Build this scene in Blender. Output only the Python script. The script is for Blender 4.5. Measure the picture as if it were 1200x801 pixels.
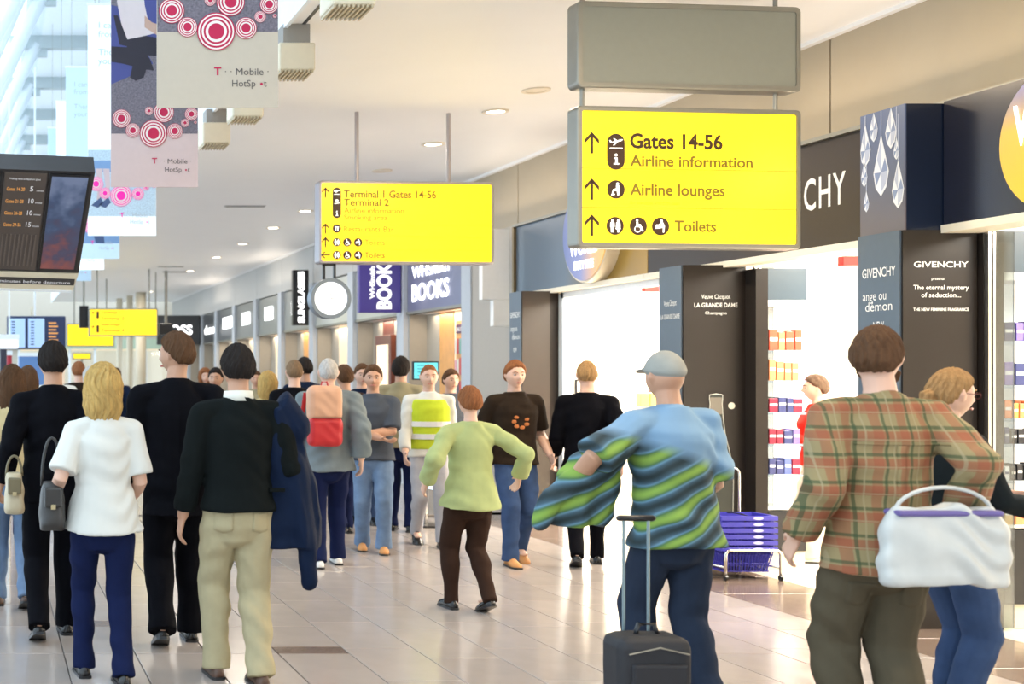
import bpy, bmesh, math, random
import numpy as np
from mathutils import Vector, Matrix, Quaternion, noise as mnoise

for o in list(bpy.data.objects): bpy.data.objects.remove(o)
SC = bpy.context.scene
COL = SC.collection
R = math.radians
V = Vector
random.seed(7)

# ------------------------------------------------------------------ camera, world, lights, exposure
FPX = 1500.0; VX = -12.0; VY = 440.0; EYE = 1.6
cam_d = bpy.data.cameras.new('camera'); cam = bpy.data.objects.new('camera', cam_d); COL.objects.link(cam)
cam.location = (0, 0, EYE); cam.rotation_euler = (R(90), 0, 0)
cam_d.sensor_width = 36; cam_d.lens = 36 * FPX / 1200
cam_d.shift_x = (600 - VX) / 1200; cam_d.shift_y = (VY - 400.5) / 1200
cam_d.dof.use_dof = True; cam_d.dof.focus_distance = 8.0; cam_d.dof.aperture_fstop = 2.6
cam_d.clip_end = 300
SC.camera = cam
def at(px, py, Y):
    """real place of a point of the photograph that lies Y metres down the hall"""
    return V(((px - VX) * Y / FPX, Y, EYE - (py - VY) * Y / FPX))

SC.view_settings.view_transform = 'Standard'; SC.view_settings.look = 'None'
SC.view_settings.gamma = 1; SC.view_settings.exposure = 0.2

w = bpy.data.worlds.new('sky'); SC.world = w; w.use_nodes = True
bg = w.node_tree.nodes['Background']; bg.inputs[0].default_value = (0.74, 0.88, 1.0, 1); bg.inputs[1].default_value = 2.6

def area(name, loc, size, energy, color=(1, 1, 1), rot=(0, 0, 0), sy=None, shape=None):
    l = bpy.data.lights.new(name, 'AREA'); l.energy = energy; l.color = color; l.size = size
    l.shape = 'RECTANGLE' if sy else (shape or 'SQUARE')
    if sy: l.size_y = sy
    o = bpy.data.objects.new(name, l); COL.objects.link(o); o.location = loc; o.rotation_euler = rot
    return o
WARM = (1.0, 0.80, 0.56)
# lit shop ceiling panels (the shops' own lamps)
for i, (x, y) in enumerate([(7.4, 14.2), (7.6, 12.2), (7.6, 9.4), (9.4, 13.4), (9.4, 10.6), (7.4, 6.6)]):
    area('shop_light', (x, y, 2.82), 1.3, 190, (1.0, 0.93, 0.82), sy=1.3)
for y in (17.8, 20.5, 23.1, 25.8, 28.4, 31, 33.6, 36.5):
    area('shop_light', (7.6, y, 2.6), 0.9, 50, (1.0, 0.84, 0.62), sy=0.9)
# warm light that the ceiling spots give the right half of the hall
for y in (2.5, 6.0, 9.8):
    area('spot_light', (4.3, y, 4.02), 0.5, 62, WARM)
for y in (14, 18, 22, 27, 32, 37):
    area('spot_light', (4.3, y, 4.02), 0.5, 36, (1.0, 0.88, 0.74))

# added fill areas over the fascias brighten the ceiling; others brighten the far fronts
for y in (5.5, 8.5, 11.5, 14.5, 20, 27, 34):
    area('ceiling_fill', (5.95, y, 3.45), 0.12, 6, (1.0, .86, .70), rot=(0, R(162), 0), sy=2.4)  # added upward fill, no lamp stands here
for y in (17.8, 20.4, 23.1, 25.7, 28.3, 31, 33.5):
    area('shopfront_fill', (6.36, y, 2.48), 0.12, 9, (1.0, .85, .66), sy=1.6)  # added fill for the recessed fronts, no lamp stands here
# ------------------------------------------------------------------ materials
MATS = {}
def mat(name, col, rough=0.5, metal=0.0, emit=0.0, var=0.0, scale=20, bump=0.0, bscale=60, ecol=None, alpha=None, coat=0.0, spec=None):
    if name in MATS: return MATS[name]
    m = bpy.data.materials.new(name); m.use_nodes = True; nt = m.node_tree; b = nt.nodes['Principled BSDF']
    c = (*col, 1)
    b.inputs['Base Color'].default_value = c; b.inputs['Roughness'].default_value = rough; b.inputs['Metallic'].default_value = metal
    if spec is not None: b.inputs['Specular IOR Level'].default_value = spec
    if coat: b.inputs['Coat Weight'].default_value = coat
    tc = nt.nodes.new('ShaderNodeTexCoord')
    n = nt.nodes.new('ShaderNodeTexNoise'); n.inputs['Scale'].default_value = scale; n.inputs['Detail'].default_value = 3
    nt.links.new(tc.outputs['Object'], n.inputs['Vector'])
    mx = nt.nodes.new('ShaderNodeMix'); mx.data_type = 'RGBA'
    v = var if var else 0.04
    mx.inputs[6].default_value = tuple(max(0, x * (1 - v)) for x in col) + (1,)
    mx.inputs[7].default_value = tuple(min(1, x * (1 + v)) for x in col) + (1,)
    nt.links.new(n.outputs['Fac'], mx.inputs[0]); nt.links.new(mx.outputs[2], b.inputs['Base Color'])
    if emit:
        b.inputs['Emission Color'].default_value = (*(ecol or col), 1); b.inputs['Emission Strength'].default_value = emit
    if bump:
        n2 = nt.nodes.new('ShaderNodeTexNoise'); n2.inputs['Scale'].default_value = bscale; n2.inputs['Detail'].default_value = 4
        nt.links.new(tc.outputs['Object'], n2.inputs['Vector'])
        bp = nt.nodes.new('ShaderNodeBump'); bp.inputs['Strength'].default_value = bump; bp.inputs['Distance'].default_value = 0.01
        nt.links.new(n2.outputs['Fac'], bp.inputs['Height']); nt.links.new(bp.outputs[0], b.inputs['Normal'])
    MATS[name] = m
    return m

def ramp_mat(name, stops, axis=1, lo=0.0, hi=1.0, rough=0.4, emit=0.0, noisy=0.0, nscale=8):
    """printed colour gradient along one object axis (a print on a panel)"""
    m = bpy.data.materials.new(name); m.use_nodes = True; nt = m.node_tree; b = nt.nodes['Principled BSDF']
    tc = nt.nodes.new('ShaderNodeTexCoord'); sp = nt.nodes.new('ShaderNodeSeparateXYZ'); nt.links.new(tc.outputs['Object'], sp.inputs[0])
    mr = nt.nodes.new('ShaderNodeMapRange'); mr.inputs[1].default_value = lo; mr.inputs[2].default_value = hi
    nt.links.new(sp.outputs[axis], mr.inputs[0])
    src = mr.outputs[0]
    if noisy:
        n = nt.nodes.new('ShaderNodeTexNoise'); n.inputs['Scale'].default_value = nscale; nt.links.new(tc.outputs['Object'], n.inputs['Vector'])
        a = nt.nodes.new('ShaderNodeMath'); a.operation = 'MULTIPLY_ADD'; a.inputs[1].default_value = noisy
        nt.links.new(n.outputs['Fac'], a.inputs[0]); nt.links.new(src, a.inputs[2])
        s2 = nt.nodes.new('ShaderNodeMath'); s2.operation = 'SUBTRACT'; s2.inputs[1].default_value = noisy / 2; nt.links.new(a.outputs[0], s2.inputs[0]); src = s2.outputs[0]
    cr = nt.nodes.new('ShaderNodeValToRGB'); nt.links.new(src, cr.inputs[0])
    e = cr.color_ramp.elements
    while len(e) < len(stops): e.new(0.5)
    for i, (p, c) in enumerate(stops): e[i].position = p; e[i].color = (*c, 1)
    nt.links.new(cr.outputs[0], b.inputs['Base Color']); b.inputs['Roughness'].default_value = rough
    if emit:
        nt.links.new(cr.outputs[0], b.inputs['Emission Color']); b.inputs['Emission Strength'].default_value = emit
    MATS[name] = m
    return m

def plaid_mat(name, base, c1, c2, c3, sc=1.0):
    m = bpy.data.materials.new(name); m.use_nodes = True; nt = m.node_tree; b = nt.nodes['Principled BSDF']; b.inputs['Roughness'].default_value = 0.9
    tc = nt.nodes.new('ShaderNodeTexCoord'); sp = nt.nodes.new('ShaderNodeSeparateXYZ'); nt.links.new(tc.outputs['Object'], sp.inputs[0])
    def band(axis, period, width, off):
        a = nt.nodes.new('ShaderNodeMath'); a.operation = 'ADD'; a.inputs[1].default_value = 10 + off; nt.links.new(sp.outputs[axis], a.inputs[0])
        d = nt.nodes.new('ShaderNodeMath'); d.operation = 'MODULO'; d.inputs[1].default_value = period * sc; nt.links.new(a.outputs[0], d.inputs[0])
        l = nt.nodes.new('ShaderNodeMath'); l.operation = 'LESS_THAN'; l.inputs[1].default_value = width * sc; nt.links.new(d.outputs[0], l.inputs[0])
        return l.outputs[0]
    cur = None
    def mixin(cur, fac, col, amt):
        mu = nt.nodes.new('ShaderNodeMath'); mu.operation = 'MULTIPLY'; mu.inputs[1].default_value = amt; nt.links.new(fac, mu.inputs[0])
        mx = nt.nodes.new('ShaderNodeMix'); mx.data_type = 'RGBA'; nt.links.new(mu.outputs[0], mx.inputs[0])
        if cur is None: mx.inputs[6].default_value = (*base, 1)
        else: nt.links.new(cur, mx.inputs[6])
        mx.inputs[7].default_value = (*col, 1); return mx.outputs[2]
    cur = mixin(cur, band(2, .15, .055, 0), c1, .65)
    cur = mixin(cur, band(0, .13, .045, .02), c1, .5)
    cur = mixin(cur, band(2, .15, .018, .06), c2, .7)
    cur = mixin(cur, band(0, .13, .014, .075), c2, .7)
    cur = mixin(cur, band(2, .15, .008, .105), c3, .6)
    cur = mixin(cur, band(0, .13, .008, .045), c3, .6)
    nt.links.new(cur, b.inputs['Base Color']); MATS[name] = m; return m

def glass_mat(name, tint=(0.9, 0.95, 1.0), refl=0.12, fm=.8):
    m = bpy.data.materials.new(name); m.use_nodes = True; nt = m.node_tree; nt.nodes.clear()
    out = nt.nodes.new('ShaderNodeOutputMaterial'); tr = nt.nodes.new('ShaderNodeBsdfTransparent'); tr.inputs[0].default_value = (*tint, 1)
    gl = nt.nodes.new('ShaderNodeBsdfGlossy'); gl.inputs['Roughness'].default_value = 0.03
    fr = nt.nodes.new('ShaderNodeFresnel'); fr.inputs[0].default_value = 1.45
    ad = nt.nodes.new('ShaderNodeMath'); ad.operation = 'MULTIPLY_ADD'; ad.inputs[1].default_value = fm; ad.inputs[2].default_value = refl * .2
    nt.links.new(fr.outputs[0], ad.inputs[0])
    mx = nt.nodes.new('ShaderNodeMixShader'); nt.links.new(ad.outputs[0], mx.inputs[0]); nt.links.new(tr.outputs[0], mx.inputs[1]); nt.links.new(gl.outputs[0], mx.inputs[2])
    nt.links.new(mx.outputs[0], out.inputs[0]); MATS[name] = m; return m

# ------------------------------------------------------------------ mesh helpers
class MB:
    def __init__(s): s.v = []; s.f = []
    def add(s, vs, fs):
        n = len(s.v); s.v += [tuple(v) for v in vs]; s.f += [tuple(i + n for i in f) for f in fs]; return s
    def box(s, x0, x1, y0, y1, z0, z1):
        return s.add([(x0,y0,z0),(x1,y0,z0),(x1,y1,z0),(x0,y1,z0),(x0,y0,z1),(x1,y0,z1),(x1,y1,z1),(x0,y1,z1)],
            [(3,2,1,0),(4,5,6,7),(0,1,5,4),(1,2,6,5),(2,3,7,6),(3,0,4,7)])
    def cbox(s, x0, x1, y0, y1, z0, z1, c=0.01):
        """box with chamfered edges"""
        c = min(c, (x1-x0)*.45, (y1-y0)*.45, (z1-z0)*.45)
        bm = bmesh.new(); bmesh.ops.create_cube(bm, size=1)
        for v in bm.verts: v.co = V(((x0+x1)/2 + v.co.x*(x1-x0), (y0+y1)/2 + v.co.y*(y1-y0), (z0+z1)/2 + v.co.z*(z1-z0)))
        bmesh.ops.bevel(bm, geom=bm.edges[:], offset=c, segments=2, profile=0.5, affect='EDGES')
        bm.verts.index_update(); s.add([v.co for v in bm.verts], [[v.index for v in f.verts] for f in bm.faces]); bm.free(); return s
    def rings(s, rings, cap=True, closed=False):
        n = len(rings[0]); vs = [p for r in rings for p in r]; fs = []
        m = len(rings)
        for i in range(m if closed else m - 1):
            a = i * n; b = ((i + 1) % m) * n
            for j in range(n): fs.append((a + j, a + (j + 1) % n, b + (j + 1) % n, b + j))
        if cap and not closed:
            fs.append(tuple(reversed(range(n)))); fs.append(tuple((m - 1) * n + j for j in range(n)))
        return s.add(vs, fs)
    def tube(s, pts, rad, side=(1, 0, 0), n=10, cap=True, dome=False, closed=False):
        """loft of elliptical rings; rad: number, (a,b) or list of them"""
        pts = [V(p) for p in pts]; m = len(pts)
        if not isinstance(rad, list): rad = [rad] * m
        rad = [(r, r) if not isinstance(r, (tuple, list)) else r for r in rad]
        rings = []
        if dome:
            t0 = (pts[0] - pts[1]).normalized(); t1 = (pts[-1] - pts[-2]).normalized()
            P = []; Rr = []
            for a in (80, 45):
                P.append(pts[0] + t0 * min(rad[0]) * math.sin(R(a))); Rr.append(tuple(q * math.cos(R(a)) for q in rad[0]))
            P += pts; Rr += rad
            for a in (45, 80):
                P.append(pts[-1] + t1 * min(rad[-1]) * math.sin(R(a))); Rr.append(tuple(q * math.cos(R(a)) for q in rad[-1]))
            pts, rad = P, Rr; m = len(pts)
        for i in range(m):
            if closed: t = pts[(i + 1) % m] - pts[i - 1]
            else: t = pts[min(i + 1, m - 1)] - pts[max(i - 1, 0)]
            t = t.normalized() if t.length > 1e-9 else V((0, 0, 1))
            sd = V(side); sd = sd - t * sd.dot(t)
            if sd.length < 1e-3: sd = t.orthogonal()
            sd.normalize(); u = t.cross(sd)
            rings.append([pts[i] + sd * (rad[i][0] * math.cos(2 * math.pi * k / n)) + u * (rad[i][1] * math.sin(2 * math.pi * k / n)) for k in range(n)])
        return s.rings(rings, cap=cap, closed=closed)
    def ball(s, c, r, n=12):
        r = r if isinstance(r, (tuple, list)) else (r, r, r); c = V(c); rings = []
        for i in range(1, n // 2 + 1):
            a = math.pi * i / (n // 2 + 1)
            rings.append([c + V((r[0] * math.sin(a) * math.cos(2*math.pi*k/n), r[1] * math.sin(a) * math.sin(2*math.pi*k/n), -r[2] * math.cos(a))) for k in range(n)])
        return s.rings(rings)
    def prism(s, pts2, F, w0, w1):
        """extrude a 2-D polygon in frame F from w0 to w1"""
        n = len(pts2); a = [F.p(u, v, w0) for u, v in pts2]; b = [F.p(u, v, w1) for u, v in pts2]
        return s.add(a + b, [tuple(reversed(range(n))), tuple(range(n, 2*n))] + [(i, (i+1) % n, n + (i+1) % n, n + i) for i in range(n)])
    def build(s, name, m, parent=None, smooth=False, loc=None):
        me = bpy.data.meshes.new(name); off = V(loc) if loc else V((0, 0, 0))
        me.from_pydata([tuple(V(v) - off) for v in s.v], [], s.f)
        bm = bmesh.new(); bm.from_mesh(me); bmesh.ops.recalc_face_normals(bm, faces=bm.faces[:]); bm.to_mesh(me); bm.free()
        me.materials.append(m)
        if smooth: me.polygons.foreach_set('use_smooth', [True] * len(me.polygons))
        o = bpy.data.objects.new(name, me); COL.objects.link(o)
        if loc: o.location = off
        if parent: o.parent = parent
        return o

class Frame:
    """flat working plane: origin, across, up"""
    def __init__(s, o, ux, uy): s.o = V(o); s.ux = V(ux).normalized(); s.uy = V(uy).normalized(); s.n = s.ux.cross(s.uy)
    def p(s, u, v, w=0): return s.o + s.ux * u + s.uy * v + s.n * w
FRONT = ((1, 0, 0), (0, 0, 1)); WALL = ((0, -1, 0), (0, 0, 1))

def thing(name, label, cat, loc, rz=0, group=None):
    o = bpy.data.objects.new(name, None); COL.objects.link(o); o.empty_display_size = 0.1
    o.location = loc; o.rotation_euler = (0, 0, rz); o['label'] = label; o['category'] = cat
    if group: o['group'] = group
    return o
def tag(o, label, cat, group=None, kind=None):
    o['label'] = label; o['category'] = cat
    if group: o['group'] = group
    if kind: o['kind'] = kind
    return o
def struct(o, label=None):
    o['kind'] = 'structure'
    if label: o['label'] = label; 
    return o

def text(parent, s, F, u, v, w=None, h=0.1, m=None, off=0.002, name='lettering', ext=0.0008, bold=0.0, align='LEFT', lab=None, loc=None, spacing=1.0):
    """lettering h high (cap height), optionally fitted to width w, standing on plane F at (u,v)"""
    c = bpy.data.curves.new('t', 'FONT'); c.body = s; c.size = 1; c.offset = bold; c.resolution_u = 3; c.space_character = spacing
    o = bpy.data.objects.new('t', c); COL.objects.link(o)
    dg = bpy.context.evaluated_depsgraph_get(); me = bpy.data.meshes.new_from_object(o.evaluated_get(dg))
    bpy.data.objects.remove(o); bpy.data.curves.remove(c)
    co = np.empty(len(me.vertices) * 3); me.vertices.foreach_get('co', co); co = co.reshape(-1, 3)
    if len(co) == 0: return None
    x0, x1 = co[:, 0].min(), co[:, 0].max(); k = h / 0.69
    sx = (w / (x1 - x0)) if w else k
    W = (x1 - x0) * sx
    du = {'LEFT': 0, 'CENTER': -W / 2, 'RIGHT': -W}[align]
    base = loc if loc is not None else V((0, 0, 0))
    vs = [tuple(F.p(u + du + (a - x0) * sx, v + b * k, off) - base) for a, b, _ in co]
    me2 = bpy.data.meshes.new(name); me2.from_pydata(vs, [], [tuple(p.vertices) for p in me.polygons]); bpy.data.meshes.remove(me)
    me2.materials.append(m)
    ob = bpy.data.objects.new(name, me2); COL.objects.link(ob)
    if loc is not None: ob.location = loc
    ob.parent = parent
    if lab: ob['label'] = lab
    return ob

def disc_pts(cx, cy, r, n=32, ry=None): return [(cx + r * math.cos(2*math.pi*i/n), cy + (ry or r) * math.sin(2*math.pi*i/n)) for i in range(n)]
def ring_mesh(mb, F, cx, cy, r0, r1, w0, w1, n=32):
    vs = []; fs = []
    for i in range(n):
        a = 2*math.pi*i/n; c, s_ = math.cos(a), math.sin(a)
        for r, ww in ((r0, w0), (r1, w0), (r1, w1), (r0, w1)): vs.append(F.p(cx + r*c, cy + r*s_, ww))
    for i in range(n):
        a = i*4; b = ((i+1) % n)*4
        for j in range(4): fs.append((a+j, a+(j+1) % 4, b+(j+1) % 4, b+j))
    mb.add(vs, fs)

# common materials
white_paint = mat('white_ceiling_paint', (0.84, 0.83, 0.82), 0.45, var=.02, scale=2)
wall_beige = mat('beige_wall_panel', (0.40, 0.33, 0.23), 0.5, var=.06, scale=3)
pier_grey = mat('blue_daylit_pier', (0.47, 0.51, 0.56), 0.5, var=.04)  # bluish daylight on the corridor faces is put into this colour
dark_panel = mat('dark_brown_laminate', (0.026, 0.021, 0.018), 0.3, var=.1, scale=4, spec=.2)
black = mat('black_gloss', (0.012, 0.012, 0.014), 0.3)
slate = mat('slate_blue_laminate', (0.075, 0.105, 0.14), 0.35, var=.05)
chrome = mat('brushed_chrome', (0.72, 0.70, 0.66), 0.22, 1.0)
alu = mat('bronze_grey_aluminium', (0.30, 0.29, 0.25), 0.42, 0.6)
white_metal = mat('white_painted_steel', (0.86, 0.90, 0.93), 0.35)
cream = mat('cream_plastic', (0.72, 0.64, 0.48), 0.45)
printw = mat('white_print', (0.85, 0.85, 0.82), 0.6)
glow_white = mat('backlit_white_acrylic', (0.95, 0.95, 0.95), 0.4, emit=2.2)
glass = glass_mat('clear_glass')
glass_sky = glass_mat('sky_glazing', (.97, .99, 1), 0.0, .22)
glass_dark = glass_mat('tinted_glass', (0.55, 0.6, 0.62), 0.5)

WX = 6.2; CZ = 4.1
# ================================================================== SETTING
# floor: real tiles as far as they can be told apart, then the same tiling in the material
def tile_mat(name, col, var):
    m = bpy.data.materials.new(name); m.use_nodes = True; nt = m.node_tree; b = nt.nodes['Principled BSDF']
    tc = nt.nodes.new('ShaderNodeTexCoord'); n = nt.nodes.new('ShaderNodeTexNoise'); n.inputs['Scale'].default_value = 5; n.inputs['Detail'].default_value = 6
    nt.links.new(tc.outputs['Object'], n.inputs['Vector'])
    oi = nt.nodes.new('ShaderNodeObjectInfo')
    a = nt.nodes.new('ShaderNodeMath'); a.operation = 'MULTIPLY_ADD'; a.inputs[1].default_value = 0.5; nt.links.new(oi.outputs['Random'], a.inputs[0])
    h = nt.nodes.new('ShaderNodeMath'); h.operation = 'MULTIPLY'; h.inputs[1].default_value = .5; nt.links.new(n.outputs['Fac'], h.inputs[0]); nt.links.new(h.outputs[0], a.inputs[2])
    mx = nt.nodes.new('ShaderNodeMix'); mx.data_type = 'RGBA'; nt.links.new(a.outputs[0], mx.inputs[0])
    mx.inputs[6].default_value = tuple(x*(1-var) for x in col) + (1,); mx.inputs[7].default_value = tuple(x*(1+var) for x in col) + (1,)
    nt.links.new(mx.outputs[2], b.inputs['Base Color'])
    mr = nt.nodes.new('ShaderNodeMapRange'); mr.inputs[3].default_value = .10; mr.inputs[4].default_value = .24; nt.links.new(n.outputs['Fac'], mr.inputs[0]); nt.links.new(mr.outputs[0], b.inputs['Roughness'])
    b.inputs['Specular IOR Level'].default_value = 0.6
    MATS[name] = m; return m
t_light = tile_mat('beige_polished_stone', (0.40, 0.345, 0.31), .10)
t_dark = tile_mat('brown_polished_stone', (0.20, 0.145, 0.115), .18)
grout = mat('dark_grout', (0.12, 0.10, 0.09), 0.8)
floor = struct(MB().box(-4, 6.28, -10, 46, -0.2, -0.012).build('floor', grout))
TW, TL, X0 = 0.412, 0.80, 0.015
def tile_mesh(wd, ln, m, g=0.0035):
    x, y, t = wd/2 - g, ln/2 - g, 0.012; e = 0.0015
    vs = []
    for (q, z) in ((0, -t), (0, -e), (e, 0)):
        vs += [(-x+q, -y+q, z), (x-q, -y+q, z), (x-q, y-q, z), (-x+q, y-q, z)]
    fs = [(3,2,1,0), (8,9,10,11)] + [(a+i, a+(i+1) % 4, a+4+(i+1) % 4, a+4+i) for a in (0, 4) for i in range(4)]
    me = bpy.data.meshes.new('tile'); me.from_pydata(vs, [], fs); me.materials.append(m); return me
tm = tile_mesh(TW, TL, t_light); tmd = tile_mesh(TW, TL, t_dark)
darkset = {(3, 2), (4, 4), (9, 1), (1, 5)}
half_d = tile_mesh(TW, .19, t_dark); half_l = tile_mesh(TW, .61, t_light)
for i in range(-3, 13):
    for j in range(13):
        yc = 4.58 + TL * j + (0.14 if i % 2 else -0.12 if i % 3 == 0 else 0.0) * (1 if i >= 4 else 0)
        xc = X0 + TW * (i + .5)
        if (i, j) in darkset:
            for me, dy in ((half_d, -TL/2 + .095), (half_l, TL/2 - .305)):
                o = bpy.data.objects.new('tile', me); COL.objects.link(o); o.location = (xc, yc + dy, 0); o.parent = floor
            continue
        o = bpy.data.objects.new('tile', tm); COL.objects.link(o); o.location = (xc, yc, 0); o.parent = floor
SX = X0 + TW * 13     # inner edge of the dark border strip
sm_d = tile_mesh(WX - SX, 0.80, t_dark)
for j in range(14):
    o = bpy.data.objects.new('border_tile', sm_d); COL.objects.link(o); o.location = ((SX + WX)/2, 4.2 + .8 * j, 0); o.parent = floor
def far_floor_mat():
    m = bpy.data.materials.new('tiled_floor_far'); m.use_nodes = True; nt = m.node_tree; b = nt.nodes['Principled BSDF']
    tc = nt.nodes.new('ShaderNodeTexCoord'); mp = nt.nodes.new('ShaderNodeMapping'); mp.inputs['Location'].default_value = (-X0, -4.18, 0); mp.inputs['Rotation'].default_value = (0, 0, 0)
    nt.links.new(tc.outputs['Object'], mp.inputs[0])
    br = nt.nodes.new('ShaderNodeTexBrick'); br.offset = 0; br.inputs['Scale'].default_value = 1; br.inputs['Brick Width'].default_value = TW; br.inputs['Row Height'].default_value = TL
    br.inputs['Mortar Size'].default_value = .004; br.inputs['Color1'].default_value = (.37, .32, .285, 1); br.inputs['Color2'].default_value = (.43, .37, .335, 1); br.inputs['Mortar'].default_value = (.12, .1, .09, 1)
    nt.links.new(mp.outputs[0], br.inputs[0]); nt.links.new(br.outputs[0], b.inputs['Base Color']); b.inputs['Roughness'].default_value = .16; b.inputs['Specular IOR Level'].default_value = 0.6
    return m
ffm = far_floor_mat()
YF = 4.18 + TL * 13
MB().box(-4, WX, YF + .15, 46, -0.0119, 0).build('paving', ffm, floor)
MB().box(-4, WX, -10, 4.05, -0.0119, 0).build('paving', ffm, floor)
MB().box(-4, X0 - TW*3, 4.05, YF + .15, -0.0119, 0).build('paving', ffm, floor)
shopfloor = struct(MB().box(6.285, 11.2, 3.5, 16.3, -0.2, 0.001).box(6.2, 6.285, 3.5, 15.4, -.0119, 0.001).build('floor', mat('pale_shop_stone', (0.72, 0.66, 0.55), 0.18)))

# ceiling over the shops' side and the bulkhead up to the glass roof
EX = 2.12
ceil = struct(MB().box(EX, 11.2, -10, 43.4, CZ, CZ + .25).build('ceiling', white_paint))
MB().box(EX - .03, EX, -10, 43.4, CZ - .03, 7.75).build('bulkhead', mat('pale_ribbed_bulkhead', (0.80, 0.84, 0.86), 0.5), ceil)
sl = MB().box(EX + .10, EX + .125, 2, 12.5, CZ - .004, CZ + .01); sl.build('dark_slot', black, ceil)
for y in range(4, 42, 3): MB().box(EX - .045, EX - .03, y, y + .05, CZ, 7.7).build('bulkhead_rib', white_metal, ceil)
# slot vents and round downlights, all on one line down the hall
def ceil_pt(px, py): Y = 2.5 * 1500 / (440 - py); return (px + 12) * Y / 1500, Y
dl_on = mat('lit_lamp_glass', (1, .95, .85), .3, emit=9.0, ecol=(1, .93, .82)); trimring = mat('cream_lamp_ring', (.75, .66, .52), .4)
lab_dl = ['round ceiling downlight, unlit, above the big two-tier sign', 'lit round downlight left of the big two-tier sign', 'lit round downlight between the two hanging yellow signs',
          'unlit round downlight above the smaller yellow sign', 'round downlight hidden just left of the smaller yellow sign', 'bright downlight left of the smaller yellow sign', 'second lit downlight beyond the smaller yellow sign',
          'third lit downlight beyond the smaller yellow sign', 'fourth lit downlight towards the far hall end', 'fifth lit downlight towards the far hall end', 'farthest lit downlight before the far wall']
for k, (y, lit) in enumerate([(11.2, 0), (12.1, 1), (13.8, 1), (15.6, 0), (17.4, 0), (19.4, 1), (21.6, 1), (24.2, 1), (27.0, 1), (30.5, 1), (38.0, 1)]):
    F = Frame((4.78, y, CZ), (1, 0, 0), (0, -1, 0)) # normal = x × -y = -z
    t = thing('ceiling_downlight', lab_dl[k], 'ceiling light', (4.78, y, CZ), group='row of round ceiling downlights')
    F = Frame((0, 0, 0), (1, 0, 0), (0, -1, 0))
    mb = MB(); ring_mesh(mb, F, 0, 0, .085, .12, 0, .012, 24); mb.build('trim_ring', trimring, t)
    MB().prism(disc_pts(0, 0, .086, 24), F, 0, .006).build('lamp_glass', dl_on if lit else trimring, t)
for k, (px, py, lb) in enumerate([(287, 241, 'grey slot vent in the ceiling left of the smaller yellow sign'), (200, 312, 'small grey slot vent in the far ceiling'), (205, 318, 'small grey slot vent farthest along the ceiling')]):
    x, y = ceil_pt(px, py); t = thing('ceiling_vent', lb, 'vent', (x, y, CZ))
    MB().box(-.3, .3, -.05, .05, -.012, 0).build('vent_frame', mat('grey_vent', (.45, .45, .45), .5), t)
    for q in range(3): MB().box(-.28, .28, -.035 + q*.03, -.025 + q*.03, -.018, -.012).build('slat', alu, t)
# spot boxes along the ceiling edge
for k, (px, py, Y, lb) in enumerate([(407, -4, 7.55, 'cream ribbed lamp box nearest the camera at the top edge'), (343, 73, 9.2, 'cream ribbed lamp box just right of the nearest banner'),
        (287, 128, 10.8, 'cream ribbed lamp box under the nearest banner, half hidden'), (251, 160, 12.1, 'cream ribbed lamp box farthest of the row, right of the pink banner')]):
    c = at(px, py, Y); t = thing('lamp_box', lb, 'ceiling lamp', (c.x, c.y, c.z), group='cream lamp boxes along the ceiling edge')
    MB().cbox(-.13, .13, -.14, .14, -.09, .11, .015).build('housing', cream, t)
    MB().box(-.09, .10, -.1, .1, .11, max(.12, CZ - c.z)).build('mount', mat('warm_grey_steel', (.3, .28, .25), .5), t)  # mount in one even warm grey
    for q in range(9): MB().box(-.12 + q*.0275, -.108 + q*.0275, -.15, .14, -.105, -.085).build('rib', mat('tan_louvre', (.5, .42, .28), .5), t)

# glass roof and raking glass facade on the left, on white tubes
RZ = 7.6
for k, Y in enumerate([4, 7.1, 10.2, 13.4, 16.5, 19.6, 22.75, 25.9, 29.0, 32.1, 35.2, 38.3, 41.4]):
    t = thing('roof_frame', '%s raking white tube frame of the glass hall side, with grey roof beam' % ['first', 'second', 'third', 'fourth', 'fifth', 'sixth', 'seventh', 'eighth', 'ninth', 'tenth', 'eleventh', 'twelfth', 'farthest'][k], 'roof frame', (-3.06, Y, 0), group='white raking roof frames')
    L = lambda x, z, dy=0: (x + 3.06, dy, z)
    MB().box(-.0 + 3.06 + .35, EX - .045 + 3.06, -.09, .09, RZ - .20, RZ + .02).build('beam', mat('grey_roof_beam', (.42, .47, .48), .5), t)
    MB().tube([L(-3.06, 0), L(.85, RZ - .12)], .105, side=(0, 1, 0), n=14).build('raking_tube', white_metal, t, True)
    MB().tube([L(-2.5, 0, 1.0), L(.65, RZ - .5, .3)], .07, side=(0, 1, 0), n=12).build('brace_tube', white_metal, t, True)
    MB().box(L(.78, 0)[0], L(1.02, 0)[0], -.05, .05, RZ - .34, RZ - .06).build('node_plate', mat('grey_roof_beam', (.42, .47, .48)), t)
gw = struct(MB().box(-3.3, -3.2, -10, 43, -.012, .15).build('window_1', white_metal))
for i in range(13):
    y0 = .9 + i*3.15
    for j in range(5):
        a = j / 5; b = (j + 1) / 5
        p0 = V((-3.3 + 4.25*a, 0, .15 + 7.5*a)); p1 = V((-3.3 + 4.25*b, 0, .15 + 7.5*b))
        m = MB(); m.add([(p0.x, y0 + .03, p0.z), (p0.x, y0 + 3.12, p0.z), (p1.x, y0 + 3.12, p1.z), (p1.x, y0 + .03, p1.z),
                (p0.x - .02, y0 + .03, p0.z), (p0.x - .02, y0 + 3.12, p0.z), (p1.x - .02, y0 + 3.12, p1.z), (p1.x - .02, y0 + .03, p1.z)], [(0,1,2,3), (7,6,5,4), (0,4,5,1), (1,5,6,2), (2,6,7,3), (3,7,4,0)]); m.build('pane', glass_sky, gw)
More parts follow.
